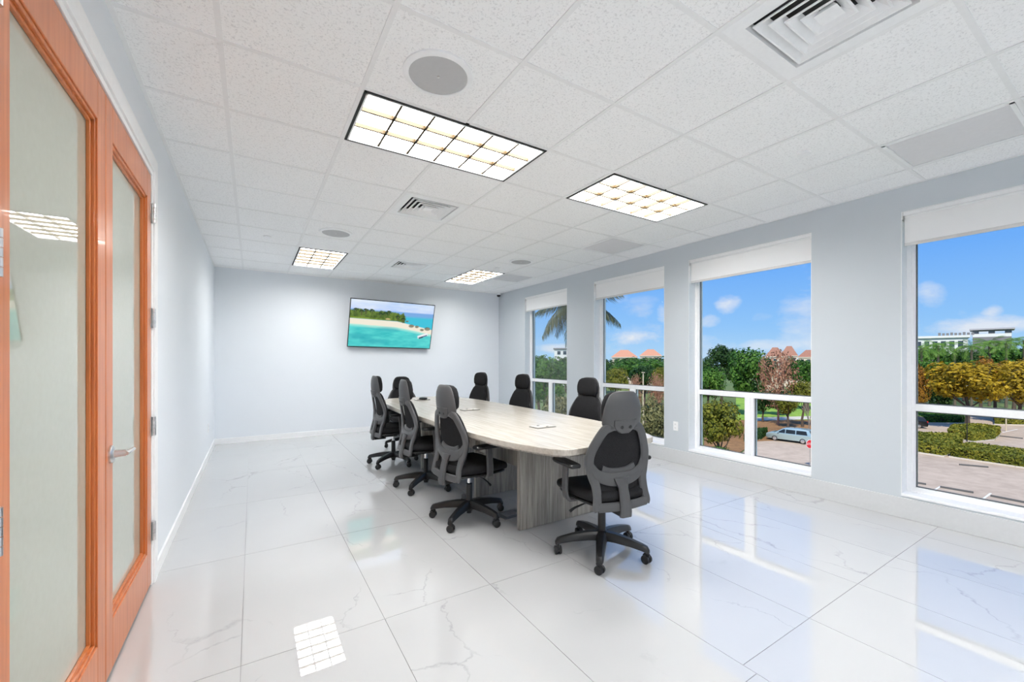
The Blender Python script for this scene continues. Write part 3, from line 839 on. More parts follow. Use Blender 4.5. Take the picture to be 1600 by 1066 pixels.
    # headrest
    zs = [.868, .878, .91, .95, 1.0, 1.05, 1.085, 1.103, 1.108]
    ws = [.10, .138, .151, .150, .143, .127, .105, .078, .04]
    ts = [.006, .012, .014, .014, .014, .013, .011, .008, .003]
    MB().loft(pad_loft(zs, ws, lambda z: backy(z) - .012, ts, p=2.6, curve=1.6)).build('headrest_shell', M_gplast, root, 'full')
    zs = [.905, .912, .935, .97, 1.01, 1.05, 1.08, 1.098, 1.104]
    ws = [.07, .105, .130, .137, .137, .128, .110, .078, .04]
    ts = [.010, .022, .036, .042, .040, .034, .026, .016, .006]
    MB().loft(pad_loft(zs, ws, lambda z: backy(z) + .030, ts, p=2.5, curve=1.2)).build('headrest_pad', M_fabric, root, 'full')
    nk = MB().bar([(0, backy(z) - .014, z) for z in (.93, .895, .868, .848)], [.17, .165, .125, .075], .026, nrm).build('headrest_bracket', M_gplast, root, 'auto')
    for sg in (-1, 1): MB().lathe([(.011, 0), (.011, .004), (.004, .006)], 12, Matrix.Translation((sg * .032, backy(.885) - .026, .885)) @ Matrix.Rotation(R(90), 4, 'X')).build('screw', M_bplast, nk, 'auto')
    # arms
    for sg in (-1, 1):
        pp = spl([(sg * .10, .02, .395), (sg * .20, .02, .388), (sg * .262, .018, .40), (sg * .280, .012, .46), (sg * .282, .005, .55), (sg * .282, -.002, .625)], 4)
        m = MB(); rings = []
        m.bar(pp, [.062] * 9 + [.058] * (len(pp) - 9), .024, lambda p: (sg * .9, 0, .9) if abs(p[0]) < .25 and p[2] < .43 else (1, 0, 0))
        ar = m.build('armrest', M_gplast if sg > 0 else M_gplast, root, 'auto')
        prof_ = [(-.130, .030), (-.122, .038), (-.06, .043), (.03, .045), (.09, .042), (.118, .034), (.125, .026)]
        r0 = []
        for dz, k_ in ((-.012, .86), (-.004, 1.0), (.006, 1.0), (.013, .84)):
            r0.append([Vector((sg * .282 + s_ * w * k_, y * (1 if k_ == 1 else .97), .638 + dz)) for s_, seq in ((1, prof_), (-1, prof_[::-1])) for y, w in seq])
        MB().loft(r0).build('arm_pad', M_bplast, ar, 'auto')
    return root


def _merge(a, b):
    bm = bmesh.new(); bm.from_mesh(a); bm.from_mesh(b); me = bpy.data.meshes.new('m'); bm.to_mesh(me); bm.free()
    for mt in a.materials: me.materials.append(mt)
    me.polygons.foreach_set('use_smooth', [True] * len(me.polygons)); me.set_sharp_from_angle(angle=R(38))
    return me


proto = make_chair()
# x, y, facing (degrees clockwise from +y), spin of the base, scale, label
CH = [(1.995, 2.09, 8, 134, 1.0, 'black office chair at the near short end of the table, grey rear shell in view'),
      (1.505, 3.13, 83, 199, 1.0, 'office chair nearest the camera on the door side of the table'),
      (1.505, 4.15, 91, 205, 1.0, 'middle of the three office chairs on the door side of the table'),
      (1.495, 5.29, 88, 201, 1.0, 'farthest of the three office chairs on the door side of the table'),
      (1.955, 6.30, 183, 20, .94, 'office chair at the far short end of the table, facing the camera'),
      (2.81, 5.80, 258, 50, 1.0, 'farthest office chair on the window side of the table'),
      (2.93, 4.80, 262, 80, 1.0, 'middle office chair on the window side of the table'),
      (2.93, 3.46, 260, 30, 1.0, 'nearest office chair on the window side of the table, black front showing')]
CAST = [(ch.location.copy(), ch.rotation_euler.z) for ch in proto.children if ch.name.startswith('caster')]
for k, (x, y, f_, sp, sc, lab) in enumerate(CH):
    o = proto if k == 0 else copy_tree(proto)
    o.location = (x, y, 0.0); o.rotation_euler = (0, 0, -R(f_)); o.scale = (sc, sc, sc)
    tag(o, lab, 'office chair', 'office chairs around the conference table')
    d = R(sp) - R(99) + R(f_)      # turn of base and casters relative to the chair
    Rz = Matrix.Rotation(d, 4, 'Z'); ci = 0
    for ch in o.children:
        if ch.name.startswith('base'): ch.rotation_euler = (0, 0, d)
        if ch.name.startswith('caster'):
            src = CAST[ci]; ci += 1
            ch.location = Rz @ src[0]; ch.rotation_euler.z = src[1] + d

# ================================================================ outdoors (ground nine metres below the office floor)
ZG = -9.0


def G(u, v, z=0.0):
    fw = (H - ZG) * FPX / (v - HY); return W(u, fw, ZG + z)


def ground_poly(name, pts, m_, z, t=.05, kind='structure'):
    P = [G(u, v) for u, v in pts]
    o = MB().loft([[Vector((p.x, p.y, ZG + z - t)) for p in P], [Vector((p.x, p.y, ZG + z)) for p in P]]).build(name, m_)
    o['kind'] = kind; return o


M_asph = mat('sunlit_asphalt', rough=.9, build=_ground((.40, .30, .225), (.57, .44, .34), .9))
M_lawn = mat('lawn_grass', rough=.9, build=_ground((.16, .30, .03), (.32, .46, .06), 1.2))
M_soil = mat('leaf_litter', rough=.95, build=_ground((.15, .07, .03), (.36, .19, .075), 1.6))
M_field = mat('far_ground', rough=.95, build=_ground((.08, .13, .03), (.16, .20, .06), .5))
M_kerb = mat('kerb_concrete', (.62, .56, .48), .8)
M_bark = mat('bark', (.10, .07, .05), .9)
M_palmbark = mat('palm_bark', (.14, .115, .08), .9)
M_stripe = mat('parking_paint', (.75, .72, .68), .8)
c = W(1100, 160, ZG)
struct(MB().box(c.x - 420, c.x + 420, c.y - 420, c.y + 420, ZG - .6, ZG - .06).build('ground', M_field))
ground_poly('road', [(1000, 1000), (1050, 735), (1150, 716), (1180, 690), (1290, 684), (1440, 650), (2000, 646), (2600, 900)], M_asph, 0)
ground_poly('lawn', [(1150, 612), (1290, 612), (1290, 656), (1150, 656)], M_lawn, .01, .04)
ground_poly('leaf_bed', [(1100, 657), (1310, 657), (1300, 684), (1180, 690), (1150, 712), (1100, 715)], M_soil, .03, .06)
ground_poly('footpath', [(1178, 653), (1292, 650), (1292, 654.5), (1178, 658)], M_kerb, .04, .05)
for a, b_ in (((1452, 771), (1470, 760)), ((1528, 786), (1548, 771)), ((1596, 800), (1618, 784)), ((1566, 676), (1590, 671)), ((1230, 738), (1252, 727))):
    pa, pb = G(*a), G(*b_); d = (pb - pa).normalized(); s_ = Vector((-d.y, d.x, 0)) * .06
    MB().loft([[p - s_ - Vector((0, 0, .02)), p + s_ - Vector((0, 0, .02)), p + s_ + Vector((0, 0, .008)), p - s_ + Vector((0, 0, .008))] for p in (pa, pb)]).build('road_line', M_stripe)['kind'] = 'structure'

stops = [((1428, 755), (1447, 758), 'short dark wheel stop at the left edge of the largest window'), ((1469, 762), (1521, 771), 'long dark wheel stop in the parking bay below the large window'),
         ((1548, 776), (1604, 787), 'dark wheel stop nearest the right edge of the large window'), ((1499, 727), (1544, 731), 'dark wheel stop lying before the long low hedge'),
         ((1562, 682), (1598, 686), 'dark wheel stop beyond the long low hedge, right of the tree island')]
for a, b_, lab in stops:
    pa, pb = G(*a), G(*b_); mid = (pa + pb) / 2; L_ = (pb - pa).length / 2
    ws_ = tag(MB().loft([[Vector((x, y, z)) for y, z in ((-.1, 0), (.1, 0), (.07, .13), (-.07, .13))] for x in (-L_, L_)]).build('wheel_stop', mat('wheel_stop', (.10, .095, .09), .8), None, bevel=.01, loc=(mid.x, mid.y, ZG + .001)), lab, 'wheel stop')
    ws_.rotation_euler.z = math.atan2(pb.y - pa.y, pb.x - pa.x)

# ---- foliage
LEAF = {'green': [(.012, .045, .010), (.045, .13, .02), (.11, .24, .035), (.20, .34, .06)],
        'dark': [(.006, .022, .006), (.018, .055, .014), (.045, .105, .02), (.10, .17, .035)],
        'olive': [(.04, .055, .008), (.13, .15, .02), (.26, .25, .03), (.40, .33, .045)],
        'yellow': [(.14, .10, .01), (.34, .23, .015), (.52, .34, .022), (.66, .44, .04)],
        'orange': [(.10, .045, .012), (.28, .12, .02), (.42, .20, .025), (.38, .27, .03)],
        'rust': [(.16, .08, .05), (.34, .16, .10), (.48, .24, .15), (.50, .34, .22)],
        'tan': [(.06, .065, .03), (.15, .15, .06), (.30, .27, .12), (.20, .26, .07)]}
MLEAF = {k: mat('leaf_' + k, rough=.6, build=_leaf(v), spec=.25) for k, v in LEAF.items()}


def leaf_cloud(P, N, size, m_, name, seed):
    """one quad per leaf at points P, facing roughly along N"""
    r = np.random.default_rng(seed); n = len(P)
    N = N + r.normal(0, .55, (n, 3)); N /= np.linalg.norm(N, axis=1)[:, None]
    A = np.cross(N, r.normal(0, 1, (n, 3))); A /= np.linalg.norm(A, axis=1)[:, None]; B = np.cross(N, A)
    s1 = (size * r.uniform(.6, 1.35, n))[:, None]; s2 = s1 * .55
    v = np.stack([P - A * s1, P - B * s2, P + A * s1, P + B * s2], 1).reshape(-1, 3)
    me = bpy.data.meshes.new(name); me.vertices.add(4 * n); me.vertices.foreach_set('co', v.ravel().astype(np.float32))
    me.loops.add(4 * n); me.loops.foreach_set('vertex_index', np.arange(4 * n, dtype=np.int32))
    me.polygons.add(n); me.polygons.foreach_set('loop_start', np.arange(0, 4 * n, 4, dtype=np.int32))
    me.materials.append(m_); me.update(calc_edges=True); me.validate(); return me


def crown_mesh(kind, seed, n=4200, clumps=34):
    r = np.random.default_rng(seed)
    C = r.normal(0, 1, (clumps, 3)); C /= np.linalg.norm(C, axis=1)[:, None]; C *= (r.uniform(.25, 1, clumps) ** .5)[:, None] * .74
    C[:, 2] *= .95; rad = r.uniform(.20, .36, clumps)
    w = rad ** 2; idx = r.choice(clumps, n, p=w / w.sum())
    D = r.normal(0, 1, (n, 3)); D /= np.linalg.norm(D, axis=1)[:, None]
    P = C[idx] + D * (rad[idx] * r.uniform(.72, 1.05, n))[:, None]
    P[:, 2] = np.maximum(P[:, 2], -.80 + r.uniform(0, .2, n))
    return leaf_cloud(P, D + P * .6 + np.array([0, 0, .3]), .062, MLEAF[kind], 'crown', seed)


CROWN = {k: [crown_mesh(k, 11 + 7 * i), crown_mesh(k, 60 + 7 * i)] for i, k in enumerate(LEAF)}
tn_ = [0]


def trunk_mesh(hgt, r0, top):
    m = MB(); rnd = random.Random(tn_[0])
    pts = [(rnd.uniform(-.08, .08) * k, rnd.uniform(-.08, .08) * k, hgt * k / 4) for k in range(5)]
    m.tube(pts, [r0 * 1.35, r0, r0 * .85, r0 * .7, r0 * .45], 8)
    for k in range(5):
        a = k * 1.3 + rnd.random(); p = Vector(pts[2 + k % 2])
        m.tube([p, p + Vector((math.cos(a), math.sin(a), 1.0)) * top * .35, p + Vector((math.cos(a) * 1.1, math.sin(a) * 1.1, 1.6)) * top * .55], [r0 * .5, r0 * .3, r0 * .12], 6)
    return m.mesh('trunk', M_bark, True)


def tree(kind, u, fw, vt, vb, wpx, lab, name='tree', cat='tree'):
    tn_[0] += 1
    zt, zb = ZV(vt, fw), ZV(vb, fw); rz = (zt - zb) / 2; rx = wpx / FPX * fw / 2; p = W(u, fw, ZG)
    t = empty(name, p, random.uniform(0, 6.28), lab, cat)
    base = max(zb - ZG, .4)
    inst('crown', CROWN[kind][tn_[0] % 2], t, (0, 0, (zt + zb) / 2 - ZG), (0, 0, 0), (rx, rx * random.uniform(.85, 1.05), rz))
    inst('trunk', trunk_mesh(base + rz * .8, max(.10, min(.26, rx * .07)), min(rx, rz * 1.2)), t)
    return t


TREES = [
    ('green', 858, 46, 549, 640, 86, 'bright green leafy tree filling the window nearest the back corner'),
    ('tan', 872, 27, 606, 706, 74, 'pale green bushy tree behind the lower panes of the farthest window'),
    ('dark', 842, 70, 545, 610, 60, 'dark green tree behind the bright one in the farthest window'),
    ('dark', 1008, 58, 563, 614, 56, 'dark round tree below the orange tiled roofs'),
    ('olive', 962, 54, 570, 618, 44, 'yellowish green tree left of the dark round tree'),
    ('green', 996, 88, 553, 592, 120, 'broad green tree just under the orange tiled roofs'),
    ('tan', 1022, 25, 614, 705, 66, 'tan green bush behind the right lower pane of the second window'),
    ('tan', 962, 27, 604, 700, 52, 'grey green bush behind the left lower pane of the second window'),
    ('olive', 1032, 48, 568, 620, 26, 'olive tree at the right edge of the second window'),
    ('dark', 1128, 86, 532, 580, 52, 'dark feathery treetop highest on the left of the minivan window'),
    ('green', 1168, 76, 536, 624, 76, 'big light green tree in the middle of the minivan window'),
    ('green', 1108, 58, 562, 632, 58, 'rounded green tree at the left edge of the minivan window'),
    ('olive', 1254, 64, 590, 636, 48, 'olive tree to the right of the bare rust coloured tree'),
    ('green', 1262, 84, 555, 606, 52, 'pale green tree below the small roof at the minivan window edge'),
    ('olive', 1124, 37, 616, 706, 80, 'yellow green bush reaching down to the car park'),
    ('green', 1116, 33.5, 690, 738, 76, 'low green shrub at the foot of the yellow green bush'),
    ('dark', 1192, 69, 606, 646, 36, 'dark tree standing on the lawn left of the minivan'),
    ('olive', 1231, 63, 612, 652, 44, 'olive tree with its trunk right behind the minivan'),
    ('dark', 1216, 78, 600, 644, 46, 'dark tree at the back of the lawn'),
    ('yellow', 1512, 61, 551, 640, 116, 'broad yellow tree in the middle of the largest window'),
    ('yellow', 1592, 66, 554, 642, 92, 'yellow tree at the right edge of the largest window'),
    ('orange', 1556, 71, 552, 628, 60, 'orange topped tree between the two yellow trees'),
    ('orange', 1436, 76, 562, 640, 36, 'orange brown tree at the left edge of the largest window'),
    ('dark', 1466, 80, 566, 646, 50, 'dark tree left of the broad yellow tree'),
    ('green', 1452, 106, 538, 590, 60, 'green tree under the long white roof'),
    ('dark', 1506, 104, 540, 590, 70, 'dark green tree in the palm row, below the roof frame'),
    ('green', 1560, 102, 538, 590, 66, 'mid green tree in the palm row right of the roof frame'),
    ('dark', 1606, 100, 536, 592, 60, 'dark green tree at the far right end of the palm row')]
for a in TREES: tree(*a)
FAR = [(836, 56, 'treeline tree at the left edge of the farthest window'), (884, 50, 'treeline tree in front of the small far white building'), (946, 58, 'treeline tree left of the orange roofs'),
       (990, 60, 'treeline tree between the two orange roofs'), (1032, 60, 'treeline tree right of the orange roofs'), (1100, 52, 'treeline tree at the far left of the minivan window'), (1150, 44, 'treeline tree behind the light green tree of the minivan window'),
       (1196, 40, 'treeline tree in front of the left brown roof'), (1240, 40, 'treeline tree in front of the right brown roofs'), (1426, 46, 'treeline tree at the left edge of the largest window'),
       (1474, 44, 'treeline tree in front of the long white building'), (1522, 46, 'treeline tree in front of the left roof frame column'), (1570, 46, 'treeline tree in front of the right roof frame column'), (1620, 46, 'treeline tree right of the roof frame')]
for k, (u, w_, lab) in enumerate(FAR): tree('dark', u, 128, 549 + (k * 5) % 4, 600, w_, lab)
for k, u in enumerate((1432, 1478, 1532, 1584)):
    tree('green', u, 82, 556 + k % 3, 610, 58, ('green bushy tree below the leftmost palm', 'green bushy tree below the long white roof, behind the yellow tree', 'green bushy tree behind the orange topped tree', 'green bushy tree behind the right yellow tree')[k])


def bare_mesh(seed, col):
    rnd = random.Random(seed); m = MB()

    def grow(p, d, L, r, lev):
        q = p + d * L; m.tube([p, q], [r, r * .65], 4 if lev > 1 else 6, caps=False)
        if lev >= 5: return
        for k in range(3 if lev < 4 else 4):
            e = (d + Vector((rnd.gauss(0, .50), rnd.gauss(0, .50), rnd.gauss(.12, .3)))).normalized()
            grow(p + d * L * rnd.uniform(.55, 1), e, L * rnd.uniform(.60, .82), r * .58, lev + 1)
    grow(Vector((0, 0, 0)), Vector((0, 0, 1)), .30, .022, 0)
    return m.mesh('branches', col, 'auto', fix=False)


M_rust = mat('rust_twigs', (.50, .26, .17), .8); M_greyt = mat('grey_twigs', (.26, .20, .16), .8)
rr_ = np.random.default_rng(77); tp_ = rr_.normal(0, 1, (1700, 3)); tp_ /= np.linalg.norm(tp_, axis=1)[:, None]; tp_ *= (rr_.random(1700) ** .45)[:, None]
TWIG = leaf_cloud(tp_, tp_, .05, MLEAF['rust'], 'twigs', 78)
BARE = [bare_mesh(4, M_rust), bare_mesh(9, M_rust), bare_mesh(5, M_greyt)]
for me_, u, fw, vt, vb, wpx, lab in ((0, 1216, 66, 546, 664, 62, 'bare rust coloured tree with fine twigs below the brown roof'), (1, 994, 42, 584, 660, 24, 'small rust coloured bare bush left of the lamp post'),
                                     (1, 1026, 41, 582, 664, 34, 'rust coloured bare bush right of the lamp post'), (2, 1264, 55, 625, 684, 40, 'grey bare shrub at the tail of the minivan')):
    base = ZV(vb, fw); t = empty('bare_tree', W(u, fw, min(base, ZG) if vb < 655 else base), random.uniform(0, 6), lab, 'tree')
    co = np.empty(len(BARE[me_].vertices) * 3); BARE[me_].vertices.foreach_get('co', co); co = co.reshape(-1, 3)
    hh = co[:, 2].max(); ww = np.abs(co[:, :2]).max(); z0 = t.location.z
    sz = (ZV(vt, fw) - z0) / hh; sx_ = wpx / FPX * fw / 2 / ww
    inst('branches', BARE[me_], t, (0, 0, 0), (0, 0, 0), (sx_, sx_, sz))
    if me_ < 2: inst('twigs', TWIG, t, (0, 0, (ZV(vt, fw) - z0) * .60), (0, 0, 0), (wpx / FPX * fw / 2, wpx / FPX * fw / 2, (ZV(vt, fw) - z0) * .42))
    if z0 > ZG: inst('trunk', MB().tube([(0, 0, ZG - z0), (0, 0, .02)], [.2, .14], 8).mesh('trunk', M_greyt, True), t)


def frond_mesh(L, droop, n, wl, m_, seed, hang=.5):
    """palm frond along +x: midrib with two rows of leaflets"""
    rnd = random.Random(seed); m = MB(); pts = []
    for k in range(9):
        t = k / 8; pts.append(Vector((L * t * (1 - .18 * droop * t), 0, L * (.22 * t - droop * t * t * .62))))
    m.tube(pts, [.022 * L * (1 - .85 * k / 8) / 2 for k in range(9)], 5, caps=False)
    for k in range(n):
        t = .12 + .87 * k / n; f_ = t * 8; i = min(7, int(f_)); p = pts[i].lerp(pts[i + 1], f_ - i); d = (pts[i + 1] - pts[i]).normalized()
        ll = wl * math.sin(math.pi * (.12 + .80 * t)) * rnd.uniform(.85, 1.1)
        for sg in (-1, 1):
            out_ = (d * .75 + Vector((0, sg, 0)) * .8 + Vector((0, 0, -hang * rnd.uniform(.5, 1.3)))).normalized()
            w = d * .011 * L * .9; q = p + out_ * ll * .55; e = p + out_ * ll + Vector((0, 0, -ll * hang * .35))
            up = Vector((0, 0, .006 * L))
            m.add([p - w * .5, p + w * .5, q + w + up, q - w + up, e], [(0, 1, 2, 3), (3, 2, 4)])
    return m.mesh('frond', m_, False, fix=False)


M_palm = mat('palm_leaf', rough=.5, build=_leaf([(.02, .07, .012), (.09, .21, .025), (.21, .38, .045), (.34, .48, .08)]))
M_palmn = mat('near_palm_leaf', rough=.45, build=_leaf([(.035, .045, .02), (.07, .085, .04), (.13, .14, .07), (.24, .22, .10)]))
FR = [frond_mesh(4.0, .70, 22, 1.15, M_palm, 1), frond_mesh(3.8, 1.1, 22, 1.05, M_palm, 2)]
PL = ['leftmost palm of the palm row, below the white roof', 'second palm from the left in the palm row', 'palm in the row just left of the roof frame', 'palm in the row under the roof frame',
      'tall palm at the right foot of the roof frame', 'second palm from the right in the palm row', 'rightmost palm of the palm row']


def palm(u, fw, vt, lab, frs, n, trunk_r, jit=0):
    ztop = ZV(vt, fw); p = W(u, fw, ZG); t = empty('palm_tree', p, jit, lab, 'palm tree')
    h_ = ztop - ZG
    inst('trunk', MB().tube([(0, 0, 0), (.05, 0, h_ * .5), (0, 0, h_)], [trunk_r * 1.2, trunk_r, trunk_r * .9], 10).mesh('trunk', M_palmbark, True), t)
    for k in range(n):
        a = k * 2.399; lift = R(38 - 75 * (k / n))
        inst('frond', frs[k % len(frs)], t, (0, 0, h_ - .1 * k / n), Euler((0, -lift, a), 'XYZ'), None)
    return t


for k, (u, vt) in enumerate(((1440, 545), (1466, 541), (1492, 546), (1518, 541), (1546, 536), (1572, 537), (1600, 533))): palm(u, 90 + (k * 7) % 5, vt, PL[k], FR, 16, .22, k)
NFR = [frond_mesh(2.15, .85, 46, .60, M_palmn, 5, .9), frond_mesh(2.0, 1.15, 44, .58, M_palmn, 6, .9)]
palm(902, 17.5, 478, 'tall palm right outside, hidden behind the pier, its fronds drooping into two windows', NFR, 18, .17, .35)

# ---- hedges
def hedge(pts, hgt, kind, lab, seed):
    P = [G(u, v) for u, v in pts]; c_ = sum(P, Vector()) / len(P)
    t = empty('hedge', (c_.x, c_.y, ZG), 0, lab, 'hedge')
    Q = [Vector((p.x - c_.x, p.y - c_.y, 0)) for p in P]; r = np.random.default_rng(seed)
    MB().loft([[q * .95 + Vector((0, 0, 0)) for q in Q], [q * .95 + Vector((0, 0, hgt * .9)) for q in Q]]).build('core', mat('hedge_core', (.03, .035, .01), .9), t)
    MB().loft([[q * 1.05 for q in Q], [q * 1.05 + Vector((0, 0, .13)) for q in Q]]).build('kerb', M_kerb, t)
    n = 5200; A = []; Nn = []
    tri = [(Q[0], Q[k], Q[k + 1]) for k in range(1, len(Q) - 1)]; ar = np.array([((b - a).cross(d - a)).length / 2 for a, b, d in tri])
    per = [(Q[k], Q[(k + 1) % len(Q)]) for k in range(len(Q))]; pl = np.array([(b - a).length * hgt for a, b in per])
    tot = ar.sum() + pl.sum()
    for k in range(n):
        if r.random() < ar.sum() / tot:
            a, b, d = tri[r.choice(len(tri), p=ar / ar.sum())]; s1, s2 = sorted((r.random(), r.random()))
            p = a * s1 + b * (s2 - s1) + d * (1 - s2); A.append((p.x, p.y, hgt * r.uniform(.9, 1.06))); Nn.append((0, 0, 1))
        else:
            a, b = per[r.choice(len(per), p=pl / pl.sum())]; p = a.lerp(b, r.random()); o_ = p.normalized()
            A.append((p.x, p.y, hgt * r.random())); Nn.append((o_.x, o_.y, .3))
    inst('foliage', leaf_cloud(np.array(A), np.array(Nn), .17, MLEAF[kind], 'foliage', seed), t)['kind'] = 'stuff'


hedge([(1400, 703), (1474, 714), (1503, 703), (1500, 692), (1400, 688)], 1.15, 'olive', 'low clipped hedge in the left half of the car park, nearest the large window', 1)
hedge([(1486, 715), (1640, 738), (1640, 722), (1512, 705)], 1.0, 'olive', 'long low clipped hedge running right across the car park', 2)
hedge([(1482, 684), (1520, 691), (1552, 688), (1562, 679), (1530, 674), (1488, 675)], 1.1, 'olive', 'clipped hedge island around the trunk of the broad yellow tree', 3)
hedge([(1400, 661), (1506, 662), (1506, 654), (1400, 652)], 1.2, 'green', 'hedge strip at the back of the car park, left of the tree island', 4)
hedge([(1556, 664), (1660, 666), (1660, 658), (1556, 657)], 1.1, 'olive', 'hedge strip at the back of the car park, right of the tree island', 5)
hedge([(1164, 691), (1188, 687), (1198, 679), (1168, 681)], .9, 'dark', 'dark low hedge in front of the leaf bed, left of the minivan', 6)

# ---- cars
def car(u, v, head, colr, lab, glassy):
    p = G(u, v); t = empty('car', (p.x, p.y, ZG), head, lab, 'car')
    paint = mat('car_paint_' + glassy, colr, .25, .5, coat=.6)
    low = [(-2.52, .35), (-2.56, .62), (-2.50, .95), (-2.38, 1.05), (2.05, 1.05), (2.40, .92), (2.56, .70), (2.55, .40), (2.40, .28), (-2.40, .28)]
    low = [(-x, z) for x, z in low][::-1]       # the bonnet points along -x
    m = MB(); rings = []
    for y, k in ((-.98, .97), (-.92, 1.0), (.92, 1.0), (.98, .97)): rings.append([Vector((x * k, y, .65 + (z - .65) * (k if k == 1 else .9))) for x, z in low])
    prof_ = [(-1.62, 1.02), (-.72, 1.62), (-.40, 1.72), (1.6, 1.75), (2.12, 1.66), (2.46, 1.02)]
    m.loft(rings)
    rings = []
    for y, k in ((-.90, 0), (-.74, 1), (.74, 1), (.90, 0)):
        rings.append([Vector((x, y if z < 1.1 else y * (.86 if not k else .95), z if k else min(z, 1.62))) for x, z in prof_])
    m.loft(rings)
    m.loft([[Vector((x, y, z)) for x, z in ((-2.50, .62), (-2.38, .92), (-1.62, 1.06), (-1.50, 1.02), (-1.6, .6))] for y in (-.88, .88)])
    m.build('body', paint, t, 'auto')
    gm = mat('car_glass', (.02, .025, .03), .06)
    for sg in (-1, 1):
        m = MB()
        for x0, x1, a0, a1 in ((-1.30, -.42, -.62, -.40), (-.34, .70, -.32, .70), (.80, 1.98, .80, 1.84)):
            m.loft([[Vector((x0, sg * .905, 1.10)), Vector((x1, sg * .905, 1.10)), Vector((a1, sg * .800, 1.56)), Vector((a0, sg * .800, 1.56))],
                    [Vector((x0, sg * .86, 1.10)), Vector((x1, sg * .86, 1.10)), Vector((a1, sg * .76, 1.56)), Vector((a0, sg * .76, 1.56))]])
        m.build('side_window', gm, t)
    MB().loft([[Vector((-1.64, y * .84, 1.06)), Vector((-.76, y * .68, 1.625)), Vector((-.70, y * .68, 1.58)), Vector((-1.55, y * .84, 1.02))] for y in (-1, 1)]).build('windscreen', gm, t)
    MB().loft([[Vector((2.44, y * .82, 1.10)), Vector((2.15, y * .66, 1.62)), Vector((2.10, y * .66, 1.60)), Vector((2.38, y * .82, 1.08))] for y in (-1, 1)]).build('rear_window', gm, t)
    for x in (-1.56, 1.50):
        for sg in (-1, 1):
            Mw = Matrix.Translation((x, sg * .80, .34)) @ Matrix.Rotation(R(-90 * sg), 4, 'X')
            w_ = MB().lathe([(.20, -.10), (.34, -.10), (.34, .13), (.31, .185), (.23, .19), (.22, .16)], 24, Mw).build('wheel', M_bplast, t, 'auto')
            MB().lathe([(.225, .10), (.225, .185), (.06, .195), (.01, .20)], 20, Mw).build('hubcap', M_steel, w_, 'auto')
    for sg in (-1, 1):
        MB().box(-2.50, -2.34, *sorted((sg * .62, sg * .93)), .72, .86).build('headlamp', mat('lamp_lens', (.8, .82, .85), .1), t, bevel=.02)
        MB().box(2.40, 2.55, *sorted((sg * .72, sg * .95)), .85, 1.12).build('tail_lamp', mat('tail_lens', (.45, .02, .02), .15), t, bevel=.02)
        MB().box(-1.22, -1.06, *sorted((sg * .95, sg * 1.14)), 1.08, 1.22).build('wing_mirror', paint, t, bevel=.02)
    return t


va = math.atan2(W(1234, 50, 0).x, W(1234, 50, 0).y)          # bearing of the minivan from the window
car(1236, 690, -va - R(16), (.44, .57, .59), 'silver teal minivan parked beyond the drive', 'teal')
car(1412, 667, -va + R(6), (.025, .027, .03), 'dark car with only its tail in view at the left edge of the largest window', 'dark')

# ---- stop sign, posts
p = G(1266, 731); t = empty('stop_sign', (p.x, p.y, ZG), -math.atan2(p.x, p.y) + R(38), 'red octagonal stop sign on a thin post at the edge of the minivan window', 'sign')
MB().tube([(0, .03, 0), (0, .03, 2.62)], .03, 8).build('post', M_steel, t)
M8 = Matrix.Translation((0, 0, 2.25)) @ Matrix.Rotation(R(90), 4, 'X')
oct_ = lambda r_: [(r_ * math.cos(R(22.5 + 45 * k)), r_ * math.sin(R(22.5 + 45 * k))) for k in range(8)]
MB().prism(oct_(.44), -.004, .004, M8).build('border', mat('sign_white', (.85, .85, .85), .4), t)
pl_ = MB().prism(oct_(.41), .0041, .007, M8).build('plate', mat('sign_red', (.62, .02, .03), .4), t)
cu = bpy.data.curves.new('lettering', 'FONT'); cu.body = 'STOP'; cu.size = .30; cu.align_x = 'CENTER'; cu.align_y = 'CENTER'; cu.extrude = .002
lt0 = bpy.data.objects.new('lettering_curve', cu); COL.objects.link(lt0)
lme = bpy.data.meshes.new_from_object(lt0.evaluated_get(bpy.context.evaluated_depsgraph_get())); bpy.data.objects.remove(lt0)
lt = bpy.data.objects.new('lettering', lme); COL.objects.link(lt); lt.parent = pl_; lt.location = (0, -.010, 2.25); lt.rotation_euler = (R(90), 0, 0); lme.materials.clear(); lme.materials.append(mat('sign_white'))
p = W(1005, 48, ZG); t = empty('lamp_post', p, 0, 'thin pale lamp post between the two rust coloured bushes', 'lamp post')
zt = ZV(583, 48) - ZG
MB().tube([(0, 0, 0), (0, 0, zt)], [.10, .07], 8).build('pole', mat('pale_pole', (.60, .50, .36), .6), t); MB().box(-.2, .2, -.1, .1, zt, zt + .10).build('lamp_head', mat('pale_pole'), t, bevel=.02)
p = G(1511, 690); t = empty('sign_post', p, 0, 'thin dark post in front of the hedge island', 'post')
zt = ZV(640, (H - ZG) * FPX / (690 - HY)) - ZG
MB().tube([(0, 0, 0), (0, 0, zt)], .05, 8).build('pole', M_bplast, t); MB().box(-.22, .22, -.02, .02, zt - .55, zt).build('panel', mat('post_panel', (.12, .16, .15), .5), t, bevel=.01)
p = G(1572, 674); t = empty('sign_post', p, 0, 'pale post beyond the hedge island, right of the trunk', 'post')
MB().tube([(0, 0, 0), (0, 0, 3.0)], .07, 8).build('pole', mat('pale_pole'), t); MB().box(-.1, .1, -.1, .1, 3.0, 3.15).build('cap', mat('pale_pole'), t, bevel=.02)

# ---- far buildings
M_stucco = mat('stucco', (.66, .56, .46), .8); M_otile = mat('orange_roof_tiles', (.54, .25, .16), .7); M_btile = mat('brown_roof_tiles', (.33, .15, .10), .7)
M_wht = mat('far_white', (.75, .74, .72), .7); M_gry = mat('far_grey', (.22, .21, .22), .7); M_win = mat('far_window', (.05, .07, .09), .2)


